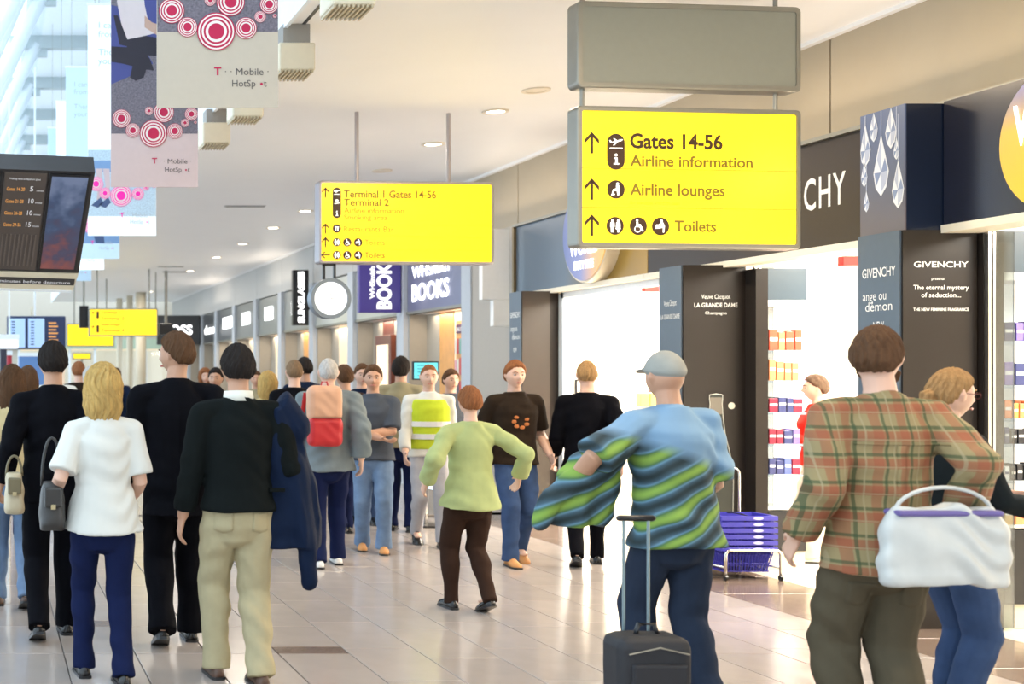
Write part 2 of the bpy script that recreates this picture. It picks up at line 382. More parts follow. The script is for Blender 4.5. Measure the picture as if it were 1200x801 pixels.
for j in (0, 2, 5):
    a = j / 5; m = MB().tube([(-3.3 + 4.25*a, -9, .15 + 7.5*a), (-3.3 + 4.25*a, 43, .15 + 7.5*a)], .03, n=6); m.build('glazing_bar', white_metal, gw)
struct(MB().box(-4, 11.2, -10.2, -10, 0, 7.75).build('wall_back', mat('beige_back_wall', (.6, .55, .48), .6)))
struct(MB().box(.6, EX, -10, 43.4, RZ + .02, RZ + .14).build('ceiling', mat('pale_roof_lining', (.80, .84, .86), .5)))

# right wall above the shop fronts, made of panels, with piers
wr = struct(MB().box(6.26, 6.4, 2.0, 43.4, 3.30, CZ).box(6.26, 6.4, 2.0, 43.4, 2.56, 3.30).build('wall_right', mat('wall_core', (.3, .28, .25), .6)))
piers = [16.46, 19.1, 21.75, 24.4, 27.05, 29.6, 32.2, 34.75, 37.2, 39.7]
edges = [4.0, 6.6, 9.4, 12.2, 14.95] + piers + [43.3]
wall_far = mat('grey_wall_panel', (0.50, 0.50, 0.49), 0.5, var=.04)
for a, b in zip(edges, edges[1:]):
    MB().cbox(6.17, 6.26, a + .008, b - .008, 3.36, CZ - .02, .004).build('panel', wall_beige if a < 15 else wall_far, wr)
MB().box(6.12, 6.26, 2, 43.3, CZ - .03, CZ + .0).build('cornice', white_paint, wr)
MB().box(6.10, 6.26, 4.0, 14.95, 3.33, 3.36).build('ledge', alu, wr)
for y in piers:
    MB().box(6.12, 6.44, y - .16, y + .16, 0, 3.36).build('pier', pier_grey, wr)
MB().box(6.14, 6.5, 14.98, 16.3, 0, 3.36).build('wall_return', mat('taupe_wall', (.40, .36, .31), .5), wr)

# ================================================================== SHOP FRONTS beyond (recessed)
wood = mat('honey_wood', (0.62, 0.30, 0.08), 0.4, emit=.10, var=.2, scale=8); peach = mat('peach_blind', (.78, .60, .40), .6, emit=.32); taupe = mat('taupe_panel', (.38, .34, .28), .5)  # emission on the peach blinds stands in for light from behind them
darkwood = mat('dark_red_wood', (.16, .04, .02), .35)
fas_cols = [(.16, .17, .27), (.45, .47, .44), (.55, .56, .50), (.25, .26, .25), (.20, .21, .20), (.16, .17, .17), (.08, .09, .10), (.06, .065, .07), (.08, .08, .09)]
names = ['booksellers shop front, second bay from the duty free shop', 'shop front with dark wood door beside the purple blade sign', 'shop front with peach blinds behind the round clock', 'shop front with orange strip and black blade sign', 'peach shop front beyond the black blade sign',
         'sixth shop front with small square logo', 'seventh shop front with lit logo', 'eighth shop front with yellow edge', 'farthest dark shop front']
for k in range(9):
    a = piers[k] + .16; b = piers[k + 1] - .16
    t = thing('shop_unit', names[k], 'shop', (6.2, a, 0))
    loc = V((6.2, a, 0)); Ln = b - a
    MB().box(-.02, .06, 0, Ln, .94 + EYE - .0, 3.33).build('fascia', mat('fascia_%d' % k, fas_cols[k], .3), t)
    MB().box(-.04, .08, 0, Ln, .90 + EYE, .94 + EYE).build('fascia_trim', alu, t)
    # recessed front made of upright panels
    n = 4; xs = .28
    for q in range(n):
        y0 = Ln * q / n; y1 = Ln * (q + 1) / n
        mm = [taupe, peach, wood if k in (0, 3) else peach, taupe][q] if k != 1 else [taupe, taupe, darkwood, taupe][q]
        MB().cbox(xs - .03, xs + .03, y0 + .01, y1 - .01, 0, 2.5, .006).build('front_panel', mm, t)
    MB().box(-.02, xs, -.0, Ln, 2.50, 2.54).build('soffit', white_paint, t)
    MB().box(.0, xs + .03, Ln - .05, Ln - .0, .0, 2.5).build('reveal', taupe, t)
    if k == 1:
        MB().cbox(xs - .12, xs - .03, Ln*.45, Ln*.8, 0, 2.25, .01).build('door_frame', darkwood, t)
        MB().box(xs - .13, xs - .12, Ln*.5, Ln*.75, .5, 2.1).build('door_pane', mat('lit_interior', (.9, .75, .55), .5, emit=.6), t)
    if k == 0:
        MB().box(xs - .06, xs - .03, .15, 1.0, .4, 2.35).build('shelf_case', wood, t)
        for r in range(6):
            for q in range(9):
                c = random.choice([(.6, .08, .06), (.15, .2, .5), (.75, .7, .6), (.1, .1, .12), (.2, .4, .35), (.7, .35, .4)])
                y0 = .2 + q*.085
                MB().box(xs - .10, xs - .06, y0, y0 + .07, .45 + r*.29, .45 + r*.29 + .2 + random.random()*.04).build('display_book', mat('book_%.2f_%.2f' % (c[0], c[1]), c, .5), t)
        F = Frame((xs - .07, .98, 2.2), *WALL); MB().box(xs - .07, xs - .06, .2, .98, 2.18, 2.30).build('shelf_header', mat('plum_header', (.10, .03, .09)), t)
        text(t, 'BESTSELLERS', Frame((xs - .07, .95, 0), *WALL), 0, 2.21, w=.7, h=.05, m=printw)
# glowing marks on the far fascias
def wallsign(k, s, z, h, w, m, u=.4):
    a = piers[k] + .16; o = [c for c in bpy.data.objects if c.get('label') == names[k]][0]
    F = Frame((-.025, piers[k+1] - .16 - a, 0), *WALL); text(o, s, F, u, z, w=w, h=h, m=m, bold=.02, off=.01)
# purple booksellers' lettering, two lines
wallsign(0, 'WHSmith', 3.02, .16, 1.5, glow_white, .25); wallsign(0, 'BOOKS', 2.68, .24, 1.5, glow_white, .25)
for k, s in ((3, 'M'), (4, 'L'), (5, 'F'), (6, 'dune')): pass
fo = {c['label']: c for c in bpy.data.objects if c.get('label')}
for k, w_ in ((3, .35), (4, .75), (5, .9), (6, 1.3)):
    a = piers[k] + .16; F = Frame((-.025, piers[k+1] - .16 - a, 0), *WALL)
    MB().prism([(.75, 2.83), (.75 + w_, 2.83), (.75 + w_, 3.12), (.75, 3.12)], F, 0, .02).build('lit_logo', glow_white, fo[names[k]])
wallsign(7, 'dune', 2.78, .24, 1.6, glow_white, .3)
# far black fascia with the four lit letters, closing the row of shops
t = thing('end_fascia', 'black fascia with four lit capital letters at the far end of the shops', 'shop sign', (5.35, 37.1, 2.5))
MB().box(-.5, .75, 0, .1, 0, .85).build('board', mat('matt_black_fascia', (.035, .04, .045), .4), t)
MB().box(.55, .75, .1, .3, -.05, .85).build('mount', alu, t)
text(t, 'BOSS', Frame((0, 0, 0), *FRONT), -.33, .30, w=.85, h=.26, m=glow_white, off=.01, bold=.02)

# ================================================================== NEAR DUTY FREE SHOP
shop = struct(MB().box(11.0, 11.15, 3.5, 15.9, 0, 3.0).box(6.45, 11.0, 15.7, 15.9, 0, 3.0).box(6.3, 11.0, 3.5, 3.6, 0, 3.0).build('wall_shop', mat('white_shop_wall', (.92, .88, .80), .5)))
struct(MB().box(6.42, 11.1, 3.5, 15.9, 2.9, 3.0).build('ceiling', mat('white_shop_ceiling', (.9, .88, .84), .5)))
# fascias
fas1 = ramp_mat('blue_to_gold_print', [(0, (.10, .15, .21)), (.42, (.10, .14, .19)), (.62, (.20, .14, .05)), (1, (.42, .24, .02))], axis=1, lo=2.95, hi=0.0, rough=.3)
t = thing('shop_fascia', 'blue grey shop fascia fading to gold, with a round blue disc sign', 'shop sign', (6.2, 11.95, 2.5))
MB().box(-.06, .06, 0, 2.98, .05, .83).build('fascia_board', fas1, t)
MB().box(-.09, .06, 2.98, 3.03, .02, .86).build('end_trim', mat('gold_brown_trim', (.25, .17, .07), .35, .5), t)
MB().box(-.10, .08, 0, 2.98, -.0, .05).build('light_rail', mat('cream_rail', (.82, .76, .62), .4), t)
Fd = Frame((-.06, .97, 0.54), *WALL)
dm = ramp_mat('blue_orange_disc_print', [(0, (.08, .12, .30)), (.45, (.22, .24, .45)), (.7, (.65, .38, .20)), (1, (.8, .5, .1))], axis=1, lo=.55, hi=-.5, rough=.3, emit=.25)
mb = MB(); mb.prism(disc_pts(0, 0, .50, 48), Fd, .0, .13); mb.build('disc_body', mat('cream_rim', (.8, .70, .52), .4), t)
o = MB().prism([(a, b) for a, b in disc_pts(0, 0, .48, 48)], Frame((0, 0, 0), *WALL), .13, .14).build('disc_face', dm, t); o.location = (-.06, .97, .54)
text(t, 'WORLD', Fd, 0, -.21, w=.62, h=.15, m=glow_white, off=.146, bold=.02, align='CENTER')
text(t, 'DUTY FREE', Fd, 0, -.36, w=.42, h=.085, m=glow_white, off=.146, bold=.02, align='CENTER')
t = thing('shop_fascia', 'dark brown fascia with pale perfumer lettering behind the big yellow sign', 'shop sign', (6.2, 8.5, 2.5))
MB().box(-.06, .06, 0, 3.44, .05, .84).build('fascia_board', mat('brown_fascia', (.045, .034, .028), .35, spec=.25), t)
MB().box(-.10, .08, 0, 3.44, 0, .05).build('light_rail', MATS['cream_rail'], t)
text(t, 'GIVENCHY', Frame((-.06, 1.85, 0), *WALL), 0, .34, w=1.17, h=.23, m=printw, bold=.012, spacing=1.15)
fas3 = ramp_mat('night_blue_to_amber_print', [(0, (.012, .014, .03)), (.5, (.02, .02, .03)), (1, (.10, .05, .02))], axis=1, lo=2.2, hi=0.0, rough=.25)
t = thing('shop_fascia', 'night blue shop fascia with a gold disc sign at the right edge', 'shop sign', (6.08, 5.8, 2.5))
MB().box(-.05, .18, 0, 2.29, .05, .83).build('fascia_board', fas3, t)
MB().box(-.07, .18, -.02, 2.29, 0, .05).build('light_rail', MATS['cream_rail'], t)
Fd = Frame((-.05, 1.40, .45), *WALL)
gm = ramp_mat('gold_disc_print', [(0, (.62, .38, .03)), (.6, (.58, .36, .06)), (.85, (.22, .18, .25)), (1, (.10, .12, .35))], axis=2, lo=-.38, hi=.4, rough=.3, emit=.5)
o = MB().prism(disc_pts(0, 0, .42, 48), Frame((0, 0, 0), *WALL), 0, .02).build('disc_face', gm, t); o.location = (-.05, 1.40, .45)
text(t, 'WORLD', Fd, 0.02, .0, w=.66, h=.22, m=glow_white, off=.026, bold=.03, align='CENTER')

# cladding columns
def col_text(t, F, rows):
    for s, u, v, w_, h, b in rows: text(t, s, F, u, v, w=w_, h=h, m=printw, bold=b, align='CENTER')
t = thing('advert_column', 'dark column with perfume lettering on two faces, right of the plaid-shirted man', 'column', (5.77, 8.1, 0))
MB().box(0, .47, .0, .39, .0, 2.52).build('column_body', dark_panel, t)
MB().box(-.012, 0, .002, .388, .0, 2.52).build('side_panel', slate, t)
MB().box(.0, .47, -.012, 0, .0, 2.52).build('front_panel', dark_panel, t)
F = Frame((0, -.012, 0), *FRONT)
col_text(t, F, [('GIVENCHY', .24, 2.285, .345, .036, .012), ('presents', .22, 2.205, .08, .02, 0), ('The eternal mystery', .24, 2.143, .35, .030, .004), ('of seduction...', .24, 2.095, .25, .030, .004), ('THE NEW FEMININE FRAGRANCE', .24, 2.01, .35, .018, .012)])
F = Frame((-.012, .39, 0), *WALL)
col_text(t, F, [('GIVENCHY', .20, 2.24, .31, .06, .01), ('ange ou', .16, 2.09, .22, .06, .0), ('démon', .20, 2.02, .25, .06, .0), ('NEW', .20, 1.90, .10, .05, .01)])
t = thing('crystal_lightbox', 'dark blue box with crystal drop print above the perfume column', 'advertising box', (5.80, 8.1, 2.521))
MB().box(0, .36, .0, .41, .0, .80).build('box_body', mat('night_blue_gloss', (.008, .014, .035), .2), t)
crm = ramp_mat('brown_blue_print', [(0, (.13, .11, .12)), (.4, (.10, .11, .16)), (1, (.10, .14, .26))], axis=2, lo=0, hi=.8, rough=.3)
MB().box(-.012, 0, 0.0, .41, .0, .80).build('print_panel', crm, t)
F = Frame((-.012, .41, 0), *WALL); rnd = random.Random(3)
crystal = mat('pale_crystal_print', (.72, .74, .78), .4); crystal_d = mat('blue_crystal_print', (.20, .26, .42), .4); crystal_m = mat('mid_crystal_print', (.42, .46, .58), .4)
for q, (u, v, s_) in enumerate([(.05, .58, 1.2), (.13, .70, .9), (.20, .42, 1.7), (.29, .66, 1.2), (.355, .28, 1.3), (.34, .52, .6), (.04, .40, .7), (.06, .22, .6)]):
    hh = .13 * s_; ww = .042 * s_
    shape = [(0, hh), (ww*.6, hh*.35), (ww, -.1*hh), (ww*.7, -.55*hh), (0, -hh*.8), (-ww*.7, -.55*hh), (-ww, -.1*hh), (-ww*.6, hh*.35)]
    cl = lambda p: (min(max(u + p[0], .003), .407), min(v + p[1], .797))
    MB().prism([cl(p) for p in shape], F, .0005, .002).build('crystal_drop', crystal, t)
    for (i, j, m_) in ((1, 2, crystal_d), (3, 4, crystal_m), (5, 6, crystal_d), (7, 0, crystal_m), (2, 3, crystal_m)):
        MB().prism([cl((shape[i][0]*.85, shape[i][1]*.85)), cl((shape[j][0]*.85, shape[j][1]*.85)), cl((0, -.1*hh))], F, .002, .003).build('facet', m_, t)
    MB().prism([cl((-.003, hh)), cl((.003, hh)), cl((.003, hh + .3)), cl((-.003, hh + .3))], F, .0005, .0015).build('thread', crystal_m, t)
t = thing('advert_column', 'dark column with champagne lettering and bottle print behind the basket stand', 'column', (5.77, 10.66, 0))
MB().box(0, .52, .0, .35, .0, 2.52).build('column_body', dark_panel, t)
MB().box(-.012, 0, .002, .35, .0, 2.52).build('side_panel', slate, t)
MB().box(.0, .52, -.012, 0, .0, 2.52).build('front_panel', dark_panel, t)
F = Frame((0, -.012, 0), *FRONT)
col_text(t, F, [('Veuve Clicquot', .27, 2.24, .24, .035, .0), ('LA GRANDE DAME', .27, 2.17, .36, .035, .01), ('Champagne', .27, 2.11, .18, .025, -.0)])
F2 = Frame((-.012, .35, 0), *WALL); col_text(t, F2, [('Veuve Clicquot', .18, 2.19, .2, .05, .0), ('LA GRANDE DAME', .18, 2.08, .3, .04, .0)])
# bottle print: outline, foil, crest
bx, bz = .27, .42
prof = [(.0, 0), (.14, 0), (.145, .30), (.14, .42), (.11, .56), (.075, .70), (.058, .84), (.050, .95), (.055, .98), (.055, 1.02), (.0, 1.03)]
bo = [(bx + a, bz + b) for a, b in prof] + [(bx - a, bz + b) for a, b in reversed(prof)][1:-1]
MB().prism(bo, F, .0005, .0015).build('bottle_print', mat('black_green_print', (.018, .024, .02), .3), t)
line = MB(); pts = [F.p(u, v, .003) for u, v in bo]; line.tube(pts, .0035, side=(0, 1, 0), n=6, closed=True); line.build('bottle_outline', mat('silver_print', (.6, .58, .5), .35, .3), t)
MB().prism([(bx - .052, bz + .86), (bx + .052, bz + .86), (bx + .05, bz + 1.0), (bx - .05, bz + 1.0)], F, .0015, .003).build('foil_print', mat('pewter_print', (.16, .14, .11), .35), t)
MB().prism(disc_pts(bx + .13, bz + .93, .028, 16), F, .0015, .004).build('medal_print', mat('silver_print', (.6, .58, .5)), t)
line = MB(); line.tube([F.p(bx + a, bz + .48 + b, .003) for a, b in ((0, .09), (.055, .05), (.055, -.04), (0, -.09), (-.055, -.04), (-.055, .05))], .003, side=(0, 1, 0), n=5, closed=True); line.build('crest_print', MATS['silver_print'], t)
t = thing('advert_column', 'narrow dark column with a slate side at the left jamb of the bright opening', 'column', (5.80, 13.95, 0))
MB().box(0, .40, .0, .3, .0, 2.52).build('column_body', dark_panel, t)
MB().box(-.012, 0, .002, .3, .0, 2.52).build('side_panel', slate, t)
MB().box(.0, .30, -.012, 0, .0, 2.52).build('front_panel', mat('brown_laminate', (.05, .038, .03), .3), t)
F2 = Frame((-.012, .3, 0), *WALL); col_text(t, F2, [('GIVENCHY', .15, 2.24, .25, .06, .01), ('ange ou', .12, 2.09, .18, .06, .0), ('démon', .17, 2.0, .2, .06, .0), ('NEW', .15, 1.86, .09, .05, .01)])
# opening frame
t = thing('door_frame', 'white steel frame around the bright shop opening behind the dark-shirted man', 'door frame', (6.2, 13.9, 0))
MB().box(.0, .10, -.06, .0, 0, 2.5).build('jamb', white_metal, t); MB().box(.0, .10, -2.1, -2.04, 0, 2.5).build('jamb', chrome, t); MB().box(0, .1, -2.1, 0, 2.44, 2.5).build('head', white_metal, t)
t = thing('glass_door_post', 'pair of chrome posts with tinted glass right of the champagne column', 'door post', (6.29, 10.55, 0))
MB().box(0, .02, -.03, .0, 0, 2.5).build('post', chrome, t); MB().box(.035, .05, -.03, .0, 0, 2.5).build('post', chrome, t); MB().box(.05, .16, -.02, -.01, 0.02, 2.5).build('glass_leaf', glass_dark, t)
t = thing('glass_door_post', 'pair of chrome posts at the right side of the perfume column', 'door post', (6.25, 8.04, 0))
MB().box(0, .018, -.03, .0, 0, 2.5).build('post', chrome, t); MB().box(.03, .045, -.03, .0, 0, 2.5).build('post', chrome, t); MB().box(.045, .17, -.02, -.01, 0.02, 2.5).build('glass_leaf', glass_dark, t)
# framed card on jamb, alarm lamps
t = thing('framed_card', 'small black-framed card on the white wall inside the bright opening', 'frame', at(646, 458, 14.2))
c = V((0, 0, 0)); MB().box(-.05, .05, -.01, .01, -.13, .13).build('frame', black, t); MB().box(-.032, .032, -.014, -.01, -.11, .11).build('card', mat('cream_card', (.8, .75, .6)), t)
tag(MB().box(6.34, 6.46, 13.9, 14.9, 0, 2.9).build('white_partition', MATS['white_shop_wall']), 'white partition just inside the bright shop opening', 'partition')
bpy.data.objects['framed_card'].location = (6.40, 13.885, 1.43)
for k, (px, py, Y, lb) in enumerate([(763, 338, 12.3, 'red lit box lamp at the top of the bright shop opening'), (997, 303, 9.4, 'red lit box lamp beside the slate column face')]):
    p = at(px, py, Y); o = MB().cbox(-.08, .08, -.03, .03, -.035, .035, .008).build('red_lamp', mat('red_lamp_plastic', (.8, .03, .02), .3, emit=1.2)); o.location = (p.x, p.y, 2.44 + .0); tag(o, lb, 'lamp')

# shelf units with perfumes
prodcols = {'red': (.75, .10, .05), 'orange': (.85, .28, .12), 'navy': (.05, .06, .18), 'blue': (.12, .16, .45), 'wine': (.35, .02, .05), 'white': (.85, .85, .85), 'gold': (.7, .42, .1), 'violet': (.2, .15, .45), 'black': (.03, .03, .035), 'pink': (.85, .3, .5)}
pm = {k: mat('carton_' + k, v, .35) for k, v in prodcols.items()}
cap_m = mat('bottle_cap_gold', (.6, .5, .3), .3, .8)
shelfw = mat('white_shelf', (.9, .88, .82), .35)
ORD = ['first', 'second', 'third', 'fourth', 'fifth', 'sixth', 'seventh', 'eighth', 'ninth', 'tenth', 'eleventh', 'twelfth', '13th', '14th', '15th', '16th', '17th', '18th', '19th', '20th']
def shelf_unit(label, x0, x1, y, zs, z_top, rows, tagname, seed, hw=.03, place=''):
    rn = random.Random(seed)
    t = thing('shelf_unit', label, 'shelf', (x0, y, 0)); W = x1 - x0; D = .38
    MB().cbox(0, W, .02, D, 0, .16, .004).build('plinth', cream, t)
    MB().cbox(0, W, 0, D, .16, zs[0] - .03, .006).build('base_panel', black, t)
    MB().box(0, W, D - .02, D, zs[0] - .03, z_top).build('back_panel', mat('lit_shelf_back', (.95, .92, .85), .5, emit=.9), t)
    MB().box(-hw, 0, 0, D, 0, z_top + .31).build('side_panel', dark_panel, t); MB().box(0, W, 0, D, z_top + .05, z_top + .31).build('header_panel', mat('dark_blue_header', (.05, .08, .11), .3), t)
    MB().box(0, W, 0, D, z_top, z_top + .05).build('top_panel', shelfw, t)
    for z in zs: MB().box(0, W, .0, D - .02, z - .018, z).build('shelf', glass if z != zs[0] else shelfw, t)
    for r_, (z, (ctype, h)) in enumerate(zip(zs, rows)):
        if not ctype: continue
        x = .02; i = 0
        while x < W - .04:
            wd = rn.uniform(.035, .055) if h < .12 else rn.uniform(.05, .075)
            if x + wd > W - .005: break
            cn = rn.choice(ctype); hh = h * rn.uniform(.85, 1.05)
            for yy in ((.05,) if h > .3 else (.05, .15)):
                o = MB().cbox(-wd/2 + .002, wd/2 - .002, -.03, .03, 0, hh, .003).build('perfume_carton', pm[cn])
                o.location = (x0 + x + wd/2, y + yy, z + .0005)
                tag(o, '%s carton, %s from left on %s shelf up, %s row, %s' % (cn, ORD[i], ORD[r_], 'front' if yy < .1 else 'rear', place), 'carton', 'perfume cartons on the ' + tagname)
                MB().box(-wd/2 + .006, wd/2 - .006, -.0315, -.03, hh*.45, hh*.62).build('label', printw if cn not in ('white',) else pm['navy'], o)
            x += wd + .004; i += 1
    return t
shelf_unit('tall white perfume shelves with black base inside the right-hand opening', 6.385, 6.70, 10.50, [.52, .79, 1.04, 1.30, 1.56, 1.81], 2.17,
    [(None, 0), (['navy', 'wine', 'blue', 'white'], .13), (['wine', 'navy', 'violet'], .12), (['violet', 'blue', 'wine', 'navy'], .13), (['orange'], .17), (['orange', 'red'], .17)], 'shelves right of the basket stand', 4, .10, 'beyond basket stand')
shelf_unit('dark-based perfume shelves at the right edge beyond the chrome posts', 6.385, 7.0, 8.06, [.66, .94, 1.17, 1.33, 1.54, 1.82], 2.2,
    [(['orange', 'gold'], .13), (['black', 'white'], .1), (['navy', 'black'], .10), (['gold', 'orange', 'black'], .11), (['violet', 'navy', 'black'], .14), (['blue', 'violet', 'navy'], .12)], 'shelves at the right edge', 5, .13, 'at right edge')
# gondola inside left opening, with golden and red packs
t = thing('display_counter', 'white counter with gold and red packs inside the bright opening', 'counter', (7.0, 13.6, 0))
MB().cbox(0, .9, 0, .4, 0, 1.05, .01).build('counter_body', shelfw, t); MB().box(0, .9, .36, .4, 1.05, 1.5).build('upstand', shelfw, t)
MB().box(0, .9, .15, .36, 1.25, 1.27).build('shelf', glass, t)
for i in range(8):
    o = MB().cbox(-.05, .05, -.04, .04, 0, .14, .004).build('gift_box', mat('gold_carton', (.75, .52, .10), .35)); o.location = (7.07 + i*.108, 13.85, 1.271); tag(o, 'gold gift box, %s from left, on the glass shelf of the white counter' % ORD[i], 'box', 'gold gift boxes on the white counter')
    o = MB().cbox(-.045, .045, -.04, .04, 0, .13, .004).build('gift_box', pm['orange'] if i % 2 else pm['red']); o.location = (7.07 + i*.108, 13.72, 1.051); tag(o, '%s gift box, %s from left, on the white counter top' % ('orange' if i % 2 else 'red', ORD[i]), 'box', 'red gift boxes on the white counter')
for k in range(3):
    x = 7.6 + k*1.15
    t = thing('wall_shelving', ['white wall shelving nearest the bright opening', 'middle white wall shelving in the shop', 'white wall shelving at the far right of the shop'][k], 'shelf', (x, 15.4, 0))
    MB().box(0, 1.1, .25, .29, 0, 2.3).build('back_panel', shelfw, t)
    for q in range(6):
        MB().box(0, 1.1, 0, .25, .35 + q*.33, .37 + q*.33).build('shelf', shelfw, t)
tag(MB().cbox(8.4, 8.62, 13.4, 13.44, 1.35, 1.75, .005).box(8.49, 8.53, 13.4, 13.44, 0, 1.35).build('pink_notice', mat('pink_card', (.9, .35, .6), .5)), 'pink notice card on a stand deep in the bright shop', 'sign')

# ================================================================== HANGING SIGNS
yel = None
def lightbox_mat(name, col, strength, lo=0.6):
    """backlit acrylic face: tubes inside make it brighter along the middle"""
    m = bpy.data.materials.new(name); m.use_nodes = True; nt = m.node_tree; b = nt.nodes['Principled BSDF']
    tc = nt.nodes.new('ShaderNodeTexCoord'); wv = nt.nodes.new('ShaderNodeTexNoise'); wv.inputs['Scale'].default_value = 1.6; wv.inputs['Detail'].default_value = 1
    nt.links.new(tc.outputs['Object'], wv.inputs['Vector'])
    cr = nt.nodes.new('ShaderNodeValToRGB'); cr.color_ramp.elements[0].position = .3; cr.color_ramp.elements[1].position = .7
    cr.color_ramp.elements[0].color = (col[0], col[1]*.88, col[2], 1); cr.color_ramp.elements[1].color = (col[0], min(1, col[1]*1.1), col[2]*1.3, 1)
    nt.links.new(wv.outputs['Fac'], cr.inputs[0]); nt.links.new(cr.outputs[0], b.inputs['Emission Color']); b.inputs['Base Color'].default_value = (.8, .6, .02, 1)
    b.inputs['Emission Strength'].default_value = strength; b.inputs['Roughness'].default_value = .3; MATS[name] = m; return m
yel = lightbox_mat('yellow_lightbox_face', (1.0, .80, .012), .84)
yel2 = lightbox_mat('amber_lightbox_face', (1.0, .70, .008), .84)
brown = mat('dark_brown_sign_print', (.055, .022, .008), .5); olive = mat('olive_sign_print', (.26, .17, .01), .5, emit=.0); faint = mat('faint_sign_print', (.45, .30, .01), .5, emit=.16, ecol=(.8, .5, .01))
signw = mat('lit_white_pictogram', (.95, .95, .9), .4, emit=.9)

def arrow(t, F, u, v, h, left=False, m=brown):
    s = h / 100
    sh = [(-6, -50), (6, -50), (6, 24), (29, 1), (33, 14), (0, 50), (-33, 14), (-29, 1), (-6, 24)]
    if left: sh = [(-y, x) for x, y in sh]
    # split in convex pieces
    A = lambda pts: [(u + x*s, v + y*s) for x, y in pts]
    mb = MB()
    if not left:
        mb.prism(A([(-6, -50), (6, -50), (6, 40), (-6, 40)]), F, .001, .003); mb.prism(A([(0, 50), (-35, 14), (-35, -4), (0, 32)]), F, .001, .003); mb.prism(A([(0, 50), (35, 14), (35, -4), (0, 32)]), F, .001, .003)
    else:
        mb.prism(A([(50, -6), (50, 6), (-40, 6), (-40, -6)]), F, .001, .003); mb.prism(A([(-50, 0), (-14, -35), (4, -35), (-32, 0)]), F, .001, .003); mb.prism(A([(-50, 0), (-14, 35), (4, 35), (-32, 0)]), F, .001, .003)
    return mb.build('arrow', m, t)
def icon(t, F, u, v, r, kind):
    MB().prism(disc_pts(u, v, r, 28), F, .001, .003).build('icon_disc', brown, t)
    s = r / 50; A = lambda pts: [(u + x*s, v + y*s) for x, y in pts]; mb = MB()
    def D(x, y, q): mb.prism(disc_pts(u + x*s, v + y*s, q*s, 10), F, .003, .005)
    def P(*pts): mb.prism(A(pts), F, .003, .005)
    if kind == 'pair':
        for sx in (-17, 17):
            D(sx, 28, 7)
            P((sx-11, 20), (sx+11, 20), (sx+13, -6), (sx-13, -6)); 
            if sx < 0: P((sx-9, -6), (sx-1, -6), (sx-1, -36), (sx-8, -36)); P((sx+1, -6), (sx+9, -6), (sx+8, -36), (sx+1, -36))
            else: P((sx-9, 5), (sx+9, 5), (sx+15, -18), (sx-15, -18)); P((sx-6, -18), (sx+6, -18), (sx+5, -36), (sx-5, -36))
    elif kind == 'wheel':
        D(-8, 32, 7); P((-13, 24), (-2, 24), (0, -4), (-11, -4)); P((-11, 4), (-4, -6), (18, -6), (16, 4)); P((12, -2), (22, -4), (30, -28), (20, -28)); P((-6, 12), (14, 10), (14, 5), (-6, 6))
        ring_mesh(mb, Frame(F.p(u - 4*s, v - 16*s, 0), F.ux, F.uy), 0, 0, 15*s, 20*s, .003, .005, 16)
    elif kind == 'baby':
        D(4, 30, 8); P((-4, 22), (12, 24), (24, 2), (14, -2)); P((14, 4), (24, 2), (20, -34), (12, -34)); P((-30, -2), (14, 4), (12, -8), (-30, -14)); D(-22, 4, 7); P((-8, 14), (2, 18), (-18, -4), (-26, 0))
    elif kind == 'seat':
        D(8, 30, 8); P((0, 22), (16, 22), (20, -6), (2, -6)); P((-16, 2), (4, 6), (4, -8), (-16, -8)); P((-18, 0), (-10, 0), (-18, -28), (-26, -28)); P((4, -8), (20, -8), (16, -32), (8, -32)); P((-28, -26), (-8, -24), (-8, -30), (-28, -32))
    elif kind == 'cup':
        P((-18, 18), (-6, 18), (-8, -26), (-16, -26)); P((4, 18), (20, 18), (16, -26), (8, -26)); P((-24, 22), (24, 22), (24, 16), (-24, 16))
    mb.build('pictogram', signw, t)
def pill(t, F, u, v0, v1, r, small=False):
    pts = [(u + r*math.cos(a), v1 - r + r*math.sin(a)) for a in [math.pi*i/12 for i in range(13)]] + [(u + r*math.cos(a), v0 + r + r*math.sin(a)) for a in [math.pi + math.pi*i/12 for i in range(13)]]
    MB().prism(pts, F, .001, .003).build('icon_pill', brown, t)
    s = r / 50; mb = MB(); c = v1 - r
    A = lambda pts, cv: [(u + x*s, cv + y*s) for x, y in pts]
    mb.prism(A([(-38, 4), (-30, 8), (-22, 0), (26, 10), (38, 18), (32, 22), (-30, 0)], c), F, .003, .005) if False else None
    mb.prism(A([(-40, 14), (-34, 15), (-22, 2), (-32, -2)], c), F, .003, .005)
    mb.prism(A([(-32, -2), (30, 10), (40, 18), (30, 20), (-20, 6)], c), F, .003, .005)
    mb.prism(A([(0, 6), (-18, -14), (-10, -14), (16, 10)], c), F, .003, .005)
    mb.prism(A([(-8, 10), (-16, 24), (-10, 24), (8, 12)], c), F, .003, .005)
    mb.prism(A([(-36, -26), (36, -26), (36, -33), (-36, -33)], c), F, .003, .005)
    cb = v0 + r
    mb.prism(disc_pts(u, cb + 30*s, 8*s, 10), F, .003, .005); mb.prism(A([(-12, 16), (8, 16), (8, -16), (-4, -16), (-4, 9), (-12, 9)], cb), F, .003, .005); mb.prism(A([(-14, -14), (16, -14), (16, -22), (-14, -22)], cb), F, .003, .005)
    if small:
        mid = (v0 + v1)/2; mb.prism(A([(-10, 40), (10, 40), (24, 20), (-24, 20)], mid), F, .003, .005); mb.prism(A([(-30, -4), (30, 4), (30, -6), (-30, -14)], mid), F, .003, .005)
    mb.build('pictogram', signw, t)
